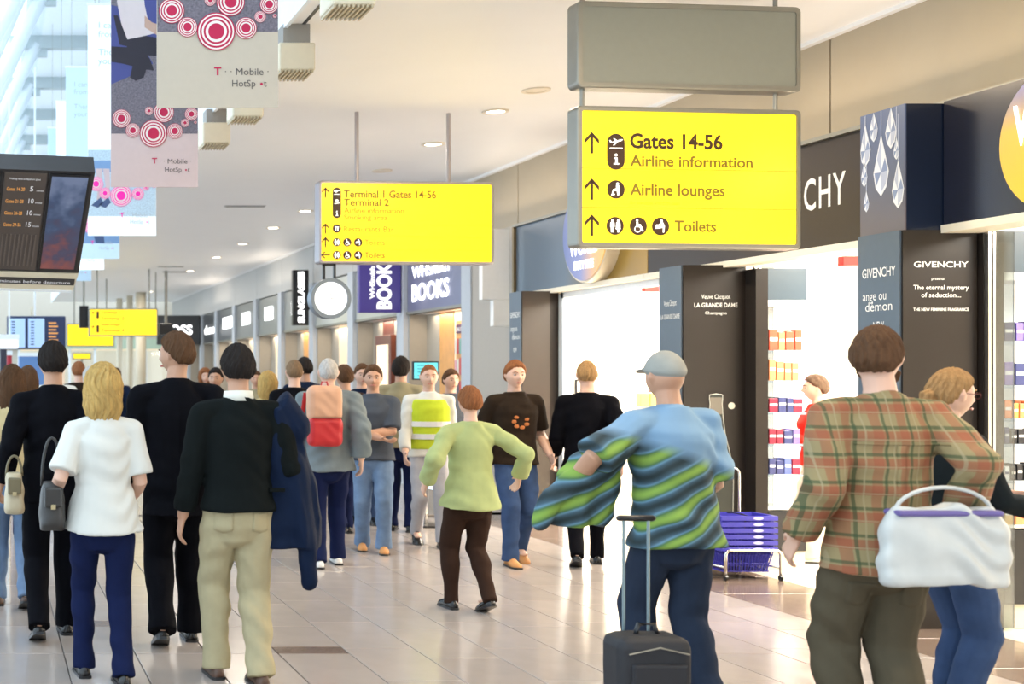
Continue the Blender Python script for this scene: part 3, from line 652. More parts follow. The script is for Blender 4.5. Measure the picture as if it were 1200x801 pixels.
def frame_box(t, W, H, D, fw, mframe, mface, name_face='sign_face'):
    """cabinet with rounded frame; local frame: x across, y depth, z up, face towards -y"""
    mb = MB(); c = .018
    def rr(x0, x1, z0, z1, rad): 
        out = []
        for cx, cz, a0 in ((x1-rad, z1-rad, 0), (x0+rad, z1-rad, 90), (x0+rad, z0+rad, 180), (x1-rad, z0+rad, 270)):
            for k in range(5): a = R(a0 + 22.5*k); out.append((cx + rad*math.cos(a), cz + rad*math.sin(a)))
        return out
    rings = []
    for inset, y in ((0.012, D), (0, D - .012), (0, .012), (.004, .003), (.012, 0), (fw, 0), (fw, .02)):
        rings.append([V((a, y, b)) for a, b in rr(inset, W - inset, inset, H - inset, max(.03 - inset*.5, .004))])
    mb.rings(rings, cap=False); n = 20; mb.add(rings[0], [tuple(range(n))])
    mb.build('sign_frame', mframe, t)
    MB().box(fw - .002, W - fw + .002, .012, .022, fw - .002, H - fw + .002).build(name_face, mface, t)
    return Frame((0, .012, 0), (1, 0, 0), (0, 0, 1))

# big sign
Y1 = 8.2; k1 = Y1 / 1500
rz = R(5.5)
o1 = at(677, 289.5, Y1 - .07); t = thing('hanging_sign', 'large yellow lit sign for gates, lounges and toilets under a blank grey panel', 'sign', o1, rz)
W1 = 273*k1*1.02; H1 = 165*k1
F = frame_box(t, W1, H1, .13, .03, alu, yel)
U = lambda px: (px - 677)*k1*1.02; Vv = lambda py, px=700: (289 - py + (px - 667)*.0215)*k1
for z in (H1*.56 - .0, H1*.285): MB().box(.03, W1 - .03, .0105, .012, z - .0015, z + .0015).build('joint_line', mat('amber_joint', (.30, .20, .01), .5), t)
zr = lambda py: (289 - py)*k1        # py measured at the left part of the sign
arrow(t, F, U(695), zr(167), 25*k1); arrow(t, F, U(695), zr(221), 25*k1); arrow(t, F, U(695), zr(263), 25*k1)
pill(t, F, U(724), zr(198), zr(156), 10.7*k1)
text(t, 'Gates 14-56', F, U(741), zr(172), w=115*k1, h=16.5*k1, m=brown, bold=.028)
text(t, 'Airline information', F, U(741), zr(193), w=153*k1, h=12*k1, m=olive, bold=.024)
icon(t, F, U(724), zr(221), 10.7*k1, 'seat'); text(t, 'Airline lounges', F, U(741), zr(227), w=118*k1, h=13*k1, m=olive, bold=.024)
text(t, 'for business and first class', F, U(741), zr(238), w=62*k1, h=4*k1, m=faint)
for px, kd in ((723, 'pair'), (751, 'wheel'), (778, 'baby')): icon(t, F, U(px), zr(263.5), 10.5*k1, kd)
text(t, 'Toilets', F, U(795), zr(269), w=52*k1, h=12.5*k1, m=olive, bold=.024)
# blank panel above: same hanger
H2 = 101*k1; zu = 186*k1
bl = bpy.data.objects.new('upper_panel_root', None)
mbp = MB(); 
def add_upper():
    mb = MB(); W = W1; D = .13
    def rr(x0, x1, z0, z1, rad):
        out = []
        for cx, cz, a0 in ((x1-rad, z1-rad, 0), (x0+rad, z1-rad, 90), (x0+rad, z0+rad, 180), (x1-rad, z0+rad, 270)):
            for k in range(5): a = R(a0 + 22.5*k); out.append((cx + rad*math.cos(a), zu + cz + rad*math.sin(a)))
        return out
    rings = [[V((a, y, b)) for a, b in rr(i, W - i, i, H2 - i, max(.035 - i*.5, .004))] for i, y in ((.012, D), (0, D - .012), (0, .012), (.004, .003), (.012, 0), (.035, 0), (.035, .008))]
    mb.rings(rings, cap=False); mb.add(rings[0], [tuple(range(20))]); mb.build('upper_frame', alu, t)
    MB().box(.03, W - .03, .006, .016, zu + .03, zu + H2 - .03).build('blank_panel', mat('grey_green_panel', (.27, .275, .23), .35), t)
add_upper(); bpy.data.objects.remove(bl)
for px in (689, 926):
    x = U(px); MB().tube([(x, .065, H1 - .01), (x, .065, zu + .01)], .014, n=10).build('connecting_rod', alu, t); MB().tube([(x, .065, zu + H2 - .01), (x, .065, CZ - o1.z)], .014, n=10).build('hanger_rod', alu, t)

# smaller yellow sign
Y2 = 12.1; k2 = Y2/1500; o2 = at(374, 308.5, Y2 - .05); t = thing('hanging_sign', 'smaller yellow lit sign with seven lines of directions on two thin rods', 'sign', o2, R(4))
W2 = 211*k2; H2b = 97*k2
F = frame_box(t, W2, H2b, .14, .022, mat('grey_purple_aluminium', (.40, .37, .38), .4, .5), yel2)
U = lambda px: (px - 373)*k2; zr = lambda py: (308 - py)*k2
for py in (262, 275.5, 291): MB().box(.022, W2 - .022, .0105, .012, zr(py) - .002, zr(py)).build('joint_line', MATS['amber_joint'], t)
for py in (225, 267, 283): arrow(t, F, U(381), zr(py), 12*k2)
arrow(t, F, U(381), zr(298), 11*k2, left=True)
pill(t, F, U(394.5), zr(255), zr(219), 5*k2, True)
text(t, 'Terminal 1 Gates 14-56', F, U(403), zr(230.5), w=111*k2, h=8.5*k2, m=olive, bold=.02)
text(t, 'Terminal 2', F, U(403), zr(240), w=54*k2, h=8*k2, m=olive, bold=.015)
text(t, 'Airline information', F, U(403), zr(248.5), w=72*k2, h=6*k2, m=faint, bold=.01)
text(t, 'Smoking area', F, U(403), zr(256.5), w=52*k2, h=6*k2, m=faint, bold=.01)
text(t, 'Restaurants Bar', F, U(403), zr(270.5), w=60*k2, h=6.5*k2, m=faint, bold=.01)
icon(t, F, U(394.5), zr(267), 5*k2, 'cup')
for py in (283, 298):
    for px, kd in ((394.5, 'pair'), (407, 'wheel'), (420, 'baby')): icon(t, F, U(px), zr(py), 4.9*k2, kd)
    text(t, 'Toilets', F, U(428), zr(py + 3), w=24*k2, h=6.5*k2, m=faint if py == 283 else olive, bold=.01)
rodm = mat('mauve_grey_rod', (.42, .37, .36), .4, .4)
for px in (421, 532): MB().tube([(U(px), .07, H2b - .01), (U(px), .07, CZ - o2.z)], .02, n=10).build('hanger_rod', rodm, t)
# clock under it
cc = at(385.5, 350, 12.08); t = thing('round_clock', 'round white clock in a grey steel rim hanging under the smaller yellow sign', 'clock', (cc.x, cc.y, cc.z))
F = Frame((0, -.06, 0), *FRONT); mb = MB(); ring_mesh(mb, F, 0, 0, .155, .19, -.12, .02, 40); mb.build('rim', mat('steel_blue_rim', (.22, .26, .30), .35, .5), t)
mb = MB(); mb.prism(disc_pts(0, 0, .175, 40), F, -.11, -.0); mb.build('dial', mat('lit_clock_dial', (.95, .95, .95), .4, emit=1.1), t)
hm = mat('pale_grey_hand', (.55, .55, .57), .4)
for k in range(12):
    a = math.pi*2*k/12; c, s_ = math.cos(a), math.sin(a); MB().prism([(.15*c - .003*s_, .15*s_ + .003*c), (.15*c + .003*s_, .15*s_ - .003*c), (.135*c + .003*s_, .135*s_ - .003*c), (.135*c - .003*s_, .135*s_ + .003*c)], F, 0, .003).build('hour_mark', hm, t)
MB().prism([(-.005, 0), (.005, 0), (.004, .08), (-.004, .08)], F, .002, .004).build('hour_hand', hm, t); MB().prism([(0, -.005), (.11, -.004), (.11, .004), (0, .005)], F, .002, .004).build('minute_hand', hm, t)
mb = MB()
for x in (-.05, .05): mb.box(x - .01, x + .01, -.02, .02, .18, .325)
mb.box(-.06, .06, -.02, .02, .31, .33); mb.build('bracket', black, t)
# blade signs on piers
kb = 19.0/1500; o = at(421, 366, 19.0)
t = thing('blade_sign', 'purple blade sign with white upright lettering beside the clock', 'sign', o)
MB().cbox(0, 49*kb, 0, .12, 0, 88*kb, .01).build('panel', mat('deep_purple_panel', (.05, .035, .20), .35, emit=.10, ecol=(.10, .07, .5)), t)
F = Frame((0, -.001, 0), (0, 0, 1), (-1, 0, 0)); F.n = V((0, -1, 0))
F = Frame((0, -.001, 0), (0, 0, 1), (-1, 0, 0))
# across = up, up = left: lettering reads upwards
text(t, 'BOOKS', F, 4*kb, -37*kb, w=62*kb, h=16*kb, m=mat('bright_white_print', (.95, .95, .95), .4, emit=.6), bold=.04)
text(t, 'WHSmith', F, 16*kb, -18*kb, w=38*kb, h=5.5*kb, m=MATS['bright_white_print'], bold=.04)
for z in (14*kb, 51*kb): MB().box(49*kb, 49*kb + .13, .04, .08, z, z + .03).build('bracket', black, t)
kb = 24.2/1500; o = at(343, 381, 24.2); t = thing('blade_sign', 'narrow black blade sign with white upright lettering left of the clock', 'sign', o)
MB().cbox(0, 19*kb, 0, .12, 0, 65*kb, .01).build('panel', black, t)
F = Frame((0, -.001, 0), (0, 0, 1), (-1, 0, 0)); text(t, 'SUNGLASSES', F, 3*kb, -13.5*kb, w=60*kb, h=7*kb, m=glow_white, bold=.04)
MB().box(19*kb, 19*kb + .14, .04, .08, .3, .34).build('bracket', black, t)
for k, (px0, px1, py0, py1, Y, lb) in enumerate([(565, 597, 268, 351, 14.86, 'white box sign panel on the wall left of the blue grey fascia'), (578, 597, 351, 382, 14.86, 'small white box sign panel under the larger white one')]):
    a = at(px0, py1, Y); b = at(px1, py0, Y); o = MB().cbox(0, b.x - a.x, 0, .1, 0, b.z - a.z, .008).build('wall_box_sign', mat('white_acrylic', (.78, .78, .76), .4)); o.location = a; tag(o, lb, 'sign')

# ================================================================== BANNERS in the glass hall
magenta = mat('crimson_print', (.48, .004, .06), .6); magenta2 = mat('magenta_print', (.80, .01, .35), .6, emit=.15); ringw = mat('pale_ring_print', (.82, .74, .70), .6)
asphalt = mat('speckled_carpet_print', (.16, .14, .17), .7, var=.8, scale=70)
grey_txt = mat('dark_grey_print', (.10, .085, .08), .6); pale_txt = mat('pale_grey_print', (.45, .52, .58), .6)
def banner(label, Y, px0, px1, py_bot, basecol, strong, style, e=0.0):
    s = Y/1500; p = at(px0, py_bot, Y); W = (px1 - px0)*s; H = 2.62
    t = thing('hanging_banner', label, 'banner', p, group='hanging banners in the glass hall')
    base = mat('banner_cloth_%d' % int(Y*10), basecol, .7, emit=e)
    MB().box(0, W, 0, .012, 0, H).build('cloth', base, t)
    MB().tube([(-.01, .006, H), (W + .01, .006, H)], .014, n=8).build('top_rail', white_metal, t)
    for x in (.08, W - .08): MB().tube([(x, .006, H), (x, .006, 7.75 - p.z)], .003, n=5).build('wire', alu, t)
    F = Frame((0, 0, 0), *FRONT)
    m1 = magenta if strong else magenta2; tx = grey_txt if strong else pale_txt
    bandz = .452
    # picture part above the rings
    if style != 'far':
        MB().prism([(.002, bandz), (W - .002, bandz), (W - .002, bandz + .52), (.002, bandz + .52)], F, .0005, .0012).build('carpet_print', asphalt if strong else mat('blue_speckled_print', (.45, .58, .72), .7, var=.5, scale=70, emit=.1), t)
        blue = mat('seat_blue_print' if strong else 'seat_pale_blue_print', (.06, .07, .24) if strong else (.20, .34, .58), .7)
        dk = mat('dark_suit_print' if strong else 'dark_blue_suit_print', (.022, .018, .03) if strong else (.06, .10, .22), .7)
        sh = mat('shirt_print', (.66, .56, .56), .7) if strong else mat('pale_shirt_print', (.75, .82, .88), .7); sk = mat('skin_print', (.5, .32, .25), .7)
        q_ = W/101; hd_ = mat('hair_print', (.06, .04, .04), .7)
        Z = lambda pts: [(min(max((a - 131)*q_, .002), W - .002), (219 - b)*q_) for a, b in pts]
        PP = lambda pts, m_, w_, nm: MB().prism(Z(pts), F, w_, w_ + .0006).build(nm, m_, t)
        if style == 'near':
            PP([(131, 149), (232, 149), (232, -60), (131, -60)], MATS['speckled_carpet_print'] if strong else MATS['blue_speckled_print'], .0005, 'carpet_print')
            PP([(131, 8), (140, 10), (150, 48), (172, 62), (180, 76), (150, 92), (131, 100)], blue, .0012, 'seat_print'); PP([(166, -30), (230, -30), (230, 40), (196, 50), (172, 44)], blue, .0012, 'seat_print')
            PP([(134, 20), (139, 20), (150, 46), (150, 56), (141, 54)], dk, .0018, 'seat_edge_print')
            PP([(148, 46), (165, 43), (200, 48), (222, 60), (224, 96), (214, 100), (206, 68), (165, 66), (150, 60)], dk, .0024, 'trousers_print')
            PP([(131, 56), (150, 57), (168, 60), (176, 70), (181, 84), (172, 83), (169, 92), (160, 96), (153, 92), (156, 79), (144, 76), (131, 74)], dk, .0030, 'coat_print')
            PP([(140, -22), (150, -40), (166, -36), (170, 8), (174, 26), (186, 40), (165, 45), (150, 48), (143, 30), (138, 4)], sh, .0036, 'shirt_print')
            PP([(170, 20), (178, 28), (200, 36), (204, 44), (186, 44), (170, 34)], sk, .0042, 'arm_print'); PP([(146, -70), (162, -72), (168, -52), (160, -36), (148, -38), (143, -54)], sk, .0036, 'face_print')
            PP([(142, -62), (146, -76), (162, -78), (168, -66), (156, -66), (146, -52)], hd_, .0042, 'hair_print')
        elif style == 'man':
            PP([(131, 190), (232, 190), (232, 60), (131, 60)], blue, .0005, 'seat_print')
            PP([(137, 100), (146, 92), (160, 92), (168, 110), (171, 150), (160, 158), (142, 150), (137, 130)], sh, .0012, 'shirt_print'); PP([(150, 140), (170, 138), (200, 150), (204, 190), (188, 190), (180, 164), (150, 158)], dk, .0018, 'trousers_print')
            PP([(145, 78), (157, 78), (160, 86), (155, 94), (146, 92)], sk, .0018, 'face_print'); PP([(143, 84), (145, 72), (155, 70), (159, 77), (149, 78), (147, 88)], hd_, .0024, 'hair_print')
        else:
            PP([(131, 190), (232, 190), (232, 150), (131, 150)], MATS['blue_speckled_print'], .0005, 'carpet_print')
            PP([(137, 108), (176, 108), (180, 124), (138, 126)], blue, .0012, 'skirt_print')
            for dx in (0, 11): PP([(142 + dx, 120), (152 + dx, 120), (153 + dx, 145), (149 + dx, 166), (144 + dx, 166), (146 + dx, 145)], mat('leg_print', (.62, .50, .52), .7), .0018, 'leg_print'); PP([(136 + dx, 174), (150 + dx, 162), (154 + dx, 170), (146 + dx, 178)], dk, .0024, 'shoe_print')
        text(t, 'I used to\nwait for\nthe office.\n\nThen I found\nyour hotspot.' if False else 'I can work\nfrom here.\n\nThen fly\nyour way.', F, W*.15, 2.35, w=W*.6, h=.07, m=magenta if strong else pale_txt, off=.001)
    # rings
    R0 = W*.165
    rg = [(.486, 0, 1.0), (.12, 1.04, .67), (.25, .22, .52), (.606, 1.48, .74), (.732, .17, .57), (.923, 1.35, .48), (.85, .74, .30), (.437, 1.57, .30), (.97, .78, .11)]
    for u, v, sc in rg:
        r = R0*sc*.95; cu, cv = W*u, bandz + R0*v
        lo, hi = .001, W - .001
        def ring(rad, m, wz, nm):
            pts = [(min(max(a, lo), hi), b) for a, b in disc_pts(cu, cv, rad, 36)]
            MB().prism(pts, F, wz, wz + .0006).build(nm, m, t)
        w0 = .004 + .003*sc
        ring(r, m1, w0, 'target_print')
        for i, q in enumerate((.94, .86, .76, .66, .56, .42)): ring(r*q, ringw if i % 2 == 0 else m1, w0 + .0007*(i + 1), 'ring_print')
    # words and mark
    th = W*.055
    text(t, 'T', F, W*.47, W*.33*.94 - .03, w=th*1.1, h=th*1.15, m=m1, bold=.03)
    text(t, '· · Mobile ·', F, W*.56, W*.33*.94 - .03, w=W*.36, h=th, m=tx, bold=0)
    text(t, 'HotSp   t', F, W*.62, W*.33*.94 - .03 - th*1.75, w=W*.285, h=th, m=tx, bold=0)
    MB().prism(disc_pts(W*.862, W*.33*.94 - .03 - th*1.35, th*.2, 10), F, .001, .002).build('dot_print', m1, t)
    return t
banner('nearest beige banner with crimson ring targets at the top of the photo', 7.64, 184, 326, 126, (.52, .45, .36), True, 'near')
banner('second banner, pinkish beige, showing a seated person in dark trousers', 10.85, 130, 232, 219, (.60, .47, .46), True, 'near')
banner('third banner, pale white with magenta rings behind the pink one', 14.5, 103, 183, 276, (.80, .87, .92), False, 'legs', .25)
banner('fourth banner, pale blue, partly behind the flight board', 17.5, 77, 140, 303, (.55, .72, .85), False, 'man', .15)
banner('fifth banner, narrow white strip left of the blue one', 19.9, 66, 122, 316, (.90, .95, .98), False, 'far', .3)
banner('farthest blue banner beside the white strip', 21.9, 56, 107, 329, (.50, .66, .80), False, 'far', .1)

# ================================================================== FLIGHT BOARDS
board_m = mat('bronze_board_face', (.085, .065, .055), .35); boardframe = mat('dark_bronze_frame', (.05, .045, .045), .35, .3)
orange_t = mat('orange_led_text', (.8, .35, .08), .5, emit=.45); white_t = mat('white_led_text', (.7, .7, .72), .5, emit=.3)
tl = at(0, 193, 8.0); tr_ = at(107, 203, 8.25); brp = at(91, 321, 8.95); ux = V((1, .06, -.028)).normalized(); dn = (brp - tr_).normalized()
Hb = (brp - tr_).length
t = thing('flight_board', 'large bronze hanging departures board, tilted down, at the left edge', 'information board', (tr_.x, tr_.y, tr_.z))
up = -dn; up = (up - ux*up.dot(ux)).normalized(); F = Frame(up*(-Hb) + V((.025, 0, 0)), ux, up)   # origin at lower right corner
Wb = 1.9
MB().prism([(-Wb, 0), (0, 0), (0, Hb), (-Wb, Hb)], F, -.16, -.01).build('housing', boardframe, t)
def panel(u0, u1, v0, v1, m, nm, w0=-.01, w1=.0): return MB().prism([(u0, v0), (u1, v0), (u1, v1), (u0, v1)], F, w0, w1).build(nm, m, t)
kk = 8.4/1500
panel(-52*kk*1.0, -4*kk, .025, Hb - .02, black, 'poster_frame'); panel(-49*kk, -7*kk, .045, Hb - .04, ramp_mat('night_street_poster', [(0, (.35, .10, .08)), (.25, (.22, .07, .07)), (.45, (.07, .06, .11)), (.7, (.05, .08, .16)), (1, (.16, .20, .32))], axis=2, lo=-Hb*.86, hi=-.02, rough=.3, emit=.12, noisy=1.0, nscale=9), 'poster', 0, .003)
panel(-104*kk, -55*kk, .025, Hb - .02, board_m, 'list_face'); panel(-300*kk, -107*kk, .025, Hb - .02, black, 'list_face')
for i, s in enumerate(['Gates 14-20', 'Gates 21-28', 'Gates 26-28', 'Gates 29-56']):
    v = Hb - .17 - i*.105
    text(t, s, F, -100*kk, v, w=21*kk, h=.030, m=orange_t, off=.003); text(t, ['5', '10', '10', '15'][i], F, -73*kk, v, w=(4 if i == 0 else 6)*kk, h=.042, m=white_t, off=.003); text(t, 'minutes', F, -65*kk, v, w=8*kk, h=.016, m=white_t, off=.003)
text(t, 'Walking times to departure gates', F, -98*kk, Hb - .075, w=36*kk, h=.016, m=white_t, off=.003)
for i in range(9): MB().prism([(-101*kk + i*5*kk, .06), (-99*kk + i*5*kk, .06), (-98.4*kk + i*5*kk, .36), (-100*kk + i*5*kk, .36)], F, 0, .004).build('leaf_print', mat('brown_leaf_print', (.13, .10, .085), .5), t)
# cream skirt with the notice line, hanging below
c2 = at(88, 345, 9.0); 
MB().prism([(-Wb, -.17), (-.02, -.17), (-.0, -.005), (-Wb, -.005)], F, -.12, -.004).build('skirt', cream, t)
MB().prism([(-Wb, -.115), (-.02, -.115), (-.02, -.055), (-Wb, -.055)], F, -.004, .001).build('notice_strip', boardframe, t)
text(t, 'Gates open approximately 20-40 minutes before departure', F, -.05, -.10, w=1.15, h=.028, m=white_t, off=.004, align='RIGHT')
MB().prism([(-Wb, -.19), (-.03, -.19), (-.03, -.17), (-Wb, -.17)], F, -.3, .0).build('under_tray', white_metal, t)
for u in (-.85, -1.5): MB().tube([F.p(u, Hb*.8, -.16), V((F.p(u, 0, 0).x, F.p(u, Hb*.8, -.16).y, 7.55 - tr_.z))], .02, n=8).build('hanger_rod', alu, t)
# smaller blue board far
Yb = 24; kb = Yb/1500; o = at(8, 409, Yb); t = thing('flight_board', 'small dark blue departures screens on a post in the far left distance', 'information board', o)
MB().cbox(0, 69*kb, 0, .2, 0, 39*kb, .02).build('housing', mat('navy_housing', (.02, .035, .10), .3), t)
F = Frame((0, -.0, 0), *FRONT)
for u0 in (2.5, 25): 
    MB().prism([(u0*kb, 2*kb), ((u0 + 19)*kb, 2*kb), ((u0 + 19)*kb, 36*kb), (u0*kb, 36*kb)], F, .001, .006).build('screen', mat('pale_blue_screen', (.35, .5, .75), .3, emit=.5), t)
    for q in range(9):
        MB().prism([((u0 + 3)*kb, (5 + q*3.3)*kb), ((u0 + 7)*kb, (5 + q*3.3)*kb), ((u0 + 7)*kb, (6.5 + q*3.3)*kb), ((u0 + 3)*kb, (6.5 + q*3.3)*kb)], F, .006, .008).build('screen_line', mat('dark_screen_line', (.03, .06, .18)), t)
for q in range(6): MB().prism([(49*kb, (10 + q*4)*kb), ((58 if q % 2 else 60)*kb, (10 + q*4)*kb), ((58 if q % 2 else 60)*kb, (11.5 + q*4)*kb), (49*kb, (11.5 + q*4)*kb)], F, .001, .006).build('screen_line', orange_t, t)
MB().box(32*kb, 34*kb, .08, .12, 38*kb, RZ - .2 - o.z).build('hanger_post', white_metal, t)
MB().box(28*kb, 30*kb, .06, .14, 38*kb, 50*kb).build('hanger_post', cream, t)
# far yellow signs
for (px0, px1, py0, py1, Y, rows, lb, hang) in [(104, 185, 361, 394, 30, 4, 'yellow lit direction sign at the far ceiling edge', CZ), (78, 134, 379, 406, 33, 0, 'plain yellow lit sign lower down in the far distance', CZ), (85, 107, 413, 421, 36, 0, 'tiny yellow sign just above the far crowd', None)]:
    kb = Y/1500; o = at(px0, py1, Y); t = thing('far_sign', lb, 'sign', o); W = (px1 - px0)*kb; H = (py1 - py0)*kb
    MB().cbox(0, W, 0, .12, 0, H, .01).build('cabinet', alu, t); MB().box(.03, W - .03, -.01, 0, .03, H - .03).build('sign_face', yel2, t)
    F = Frame((0, -.01, 0), *FRONT)
    for i in range(rows):
        v = H - .13 - i*.14; text(t, ['Terminal 1', 'Terminal 2', 'Airline lounges', 'Terminal 4'][i], F, .28, v, w=.45 + .1*(i % 2), h=.07, m=olive, bold=.01)
    if rows: 
        for v in (H - .12, H - .45): arrow(t, F, .1, v, .1); MB().prism([(.18, v - .12), (.24, v - .12), (.24, v + .05), (.18, v + .05)], F, .001, .003).build('icon_pill', brown, t)
    if px0 == 85: MB().box(W*.45, W*.55, .03, .08, -o.z, .01).build('post', alu, t)
    else:
        hz = CZ if px0 != 78 else RZ
        for u in (.2, W - .2): MB().tube([(u, .06, H - .02), (u, .06, (CZ if o.x + u > EX else RZ + .02) - o.z)], .02, n=6).build('hanger_rod', alu, t)
for (px0, px1, py0, py1, Y, lb) in [(93, 104, 358, 384, 30.4, 'black screen box left of the far yellow sign'), (187, 203, 379, 392, 30.4, 'black screen box right of the far yellow sign'), (180, 186, 383, 392, 30.8, 'thin black box beside the far yellow sign')]:
    a = at(px0, py1, Y); b = at(px1, py0, Y); t = thing('hanging_screen', lb, 'screen', a)
    MB().cbox(0, b.x - a.x, 0, .15, 0, b.z - a.z, .01).build('casing', black, t)
    MB().box((b.x-a.x)*.4, (b.x-a.x)*.6, .05, .1, b.z - a.z - .01, (CZ if a.x > EX else RZ + .02) - a.z).build('hanger_post', alu, t)
# far end of the hall
struct(MB().box(-4, 1.0, 45.6, 45.8, 0, 7.7).box(1.0, 11, 45.6, 45.8, 2.9, 7.7).box(6.5, 11, 43, 45.6, 0, 4.35).build('wall_far', mat('beige_far_wall', (.55, .50, .42), .5)))
struct(MB().box(-4, 11, 45.4, 45.55, 2.55, 2.9).build('trim_1', mat('pale_green_glass_band', (.50, .60, .45), .4)))
gd = struct(MB().box(1.0, 6.5, 45.55, 45.6, 0, .1).build('door_1', white_metal))
for i in range(7): MB().box(1.0 + i*.9, 1.08 + i*.9, 45.5, 45.6, 0, 2.55).build('mullion', white_metal, gd)
for i in range(6): MB().box(1.08 + i*.9, 1.9 + i*.9, 45.55, 45.57, .1, 2.5).build('pane', glass, gd)
struct(MB().box(0.9, 7.2, 46.4, 46.5, 0, 2.8).build('lit_far_counter', mat('lit_far_hall', (.75, .62, .45), .5, emit=.5)))  # glowing sheet stands for the lit counter beyond the far doors
far_props = [((22, 60), (414, 446), 27, (.10, .20, .42), .25, 'blue lit kiosk in the far left distance'), ((63, 76), (414, 446), 29, (.75, .6, .45), .3, 'pale lit kiosk right of the blue one'), ((0, 8), (396, 446), 22, (.03, .03, .05), 0, 'dark machine at the far left edge'),
             ((8, 14), (412, 446), 23, (.45, .03, .05), 0, 'red cabinet beside the dark machine'), ((0, 22), (393, 408), 21, (.85, .9, .95), .4, 'white lit box above the dark machine')]
for (a0, a1), (b0, b1), Y, c, e, lb in far_props:
    a = at(a0, b1, Y); b = at(a1, b0, Y); z0 = 0 if 'above' not in lb else a.z
    t = thing('kiosk' if z0 == 0 else 'light_box', lb, 'kiosk' if z0 == 0 else 'sign', (a.x, Y, z0)); W = b.x - a.x; H = b.z - z0
    MB().cbox(0, W, 0, .5, 0, H, .02).build('body', mat('kiosk_%s' % lb[:9], c, .35, emit=e), t)
    MB().box(-.01, W + .01, -.02, .5, H - .06, H + .02).build('top_rail', white_metal, t)
    if z0: MB().box(W*.46, W*.54, .2, .24, H, 7.55 - z0).build('hanger_post', white_metal, t)
for i, (px, Y) in enumerate([(152, 40), (165, 38.5), (140, 41.5)]):
    p = at(px, 440, Y); t = thing('far_column', ['slim cream column in front of the far doors', 'wider cream column right of the other far ones', 'leftmost slim far column'][i], 'column', (p.x, Y, 0))
    MB().tube([(0, 0, .06), (0, 0, CZ)], .10 + .06*(i == 1), n=16).build('shaft', cream, t, True); MB().tube([(0, 0, 0), (0, 0, .06)], .16 + .06*(i == 1), n=16).build('foot', alu, t)
# shiny steel luggage rail by the left edge
t = thing('steel_rail_bench', 'steel framed bench at the left edge behind the beige-coated person', 'bench', (-.35, 9.9, 0))
for x in (0, .5): 
    for y in (0, .5): MB().tube([(x, y, 0), (x, y, .62)], .015, n=8).build('leg', chrome, t)
MB().cbox(-.03, .53, -.03, .53, .62, .66, .01).build('seat', mat('pale_blue_seat', (.5, .65, .8), .4), t)
MB().tube([(0, 0, .15), (.5, 0, .15)], .012, n=8).build('stretcher', chrome, t)

# information screen stand by bookshop
p = at(499, 434, 13.6); t = thing('screen_stand', 'cyan lit screen on a dark stand beside the olive-shirted man', 'screen', (p.x, p.y, 0))
MB().cbox(-.14, .14, 0, .04, p.z - .10, p.z + .10, .008).build('screen_casing', black, t); MB().box(-.125, .125, -.004, 0, p.z - .085, p.z + .085).build('screen', mat('cyan_screen', (.08, .45, .55), .3, emit=.8), t)
for q in range(4): MB().box(-.09, .07, -.006, -.004, p.z + .05 - q*.035, p.z + .058 - q*.035).build('screen_line', mat('teal_line', (.03, .2, .3)), t)
MB().tube([(0, .02, .02), (0, .02, p.z - .1)], .02, n=10).build('post', chrome, t); MB().tube([(0, .02, 0), (0, .02, .02)], .18, n=24).build('base', black, t)

# ================================================================== BASKET STAND
t = thing('basket_stand', 'chrome wire stand holding stacked blue shopping baskets by the champagne column', 'stand', (5.72, 10.02, 0))
def bent(pts, r, nm, par): return MB().tube(pts, r, side=(.3, .9, .2), n=8, dome=False).build(nm, chrome, par, True)
def arc_pts(x0, x1, y, z0, z1, rad=.05):
    out = [(x0, y, z0)]
    for k in range(6): a = R(180 - 18*k); out.append((x0 + rad + rad*math.cos(a), y, z1 - rad + rad*math.sin(a)))
    for k in range(6): a = R(90 - 18*k); out.append((x1 - rad + rad*math.cos(a), y, z1 - rad + rad*math.sin(a)))
    return out + [(x1, y, z0)]
bent(arc_pts(0.0, .38, .40, .03, .85), .011, 'rear_hoop', t)
bent(arc_pts(.03, .46, -.02, .03, .235, .04), .012, 'front_hoop', t)
for x0, x1 in ((.0, .03), (.38, .46)): bent([(x0, .40, .10), (x1, -.02, .10)], .009, 'side_rail', t)
for x, y in ((0, .40), (.38, .40), (.03, -.02), (.46, -.02)):
    MB().tube([(x - .01, y, .022), (x + .01, y, .022)], .022, side=(0, 1, 0), n=12).build('caster', black, t)
bluep = mat('royal_blue_plastic', (.055, .05, .42), .35); bluep2 = mat('pale_badge_print', (.5, .5, .75), .4)
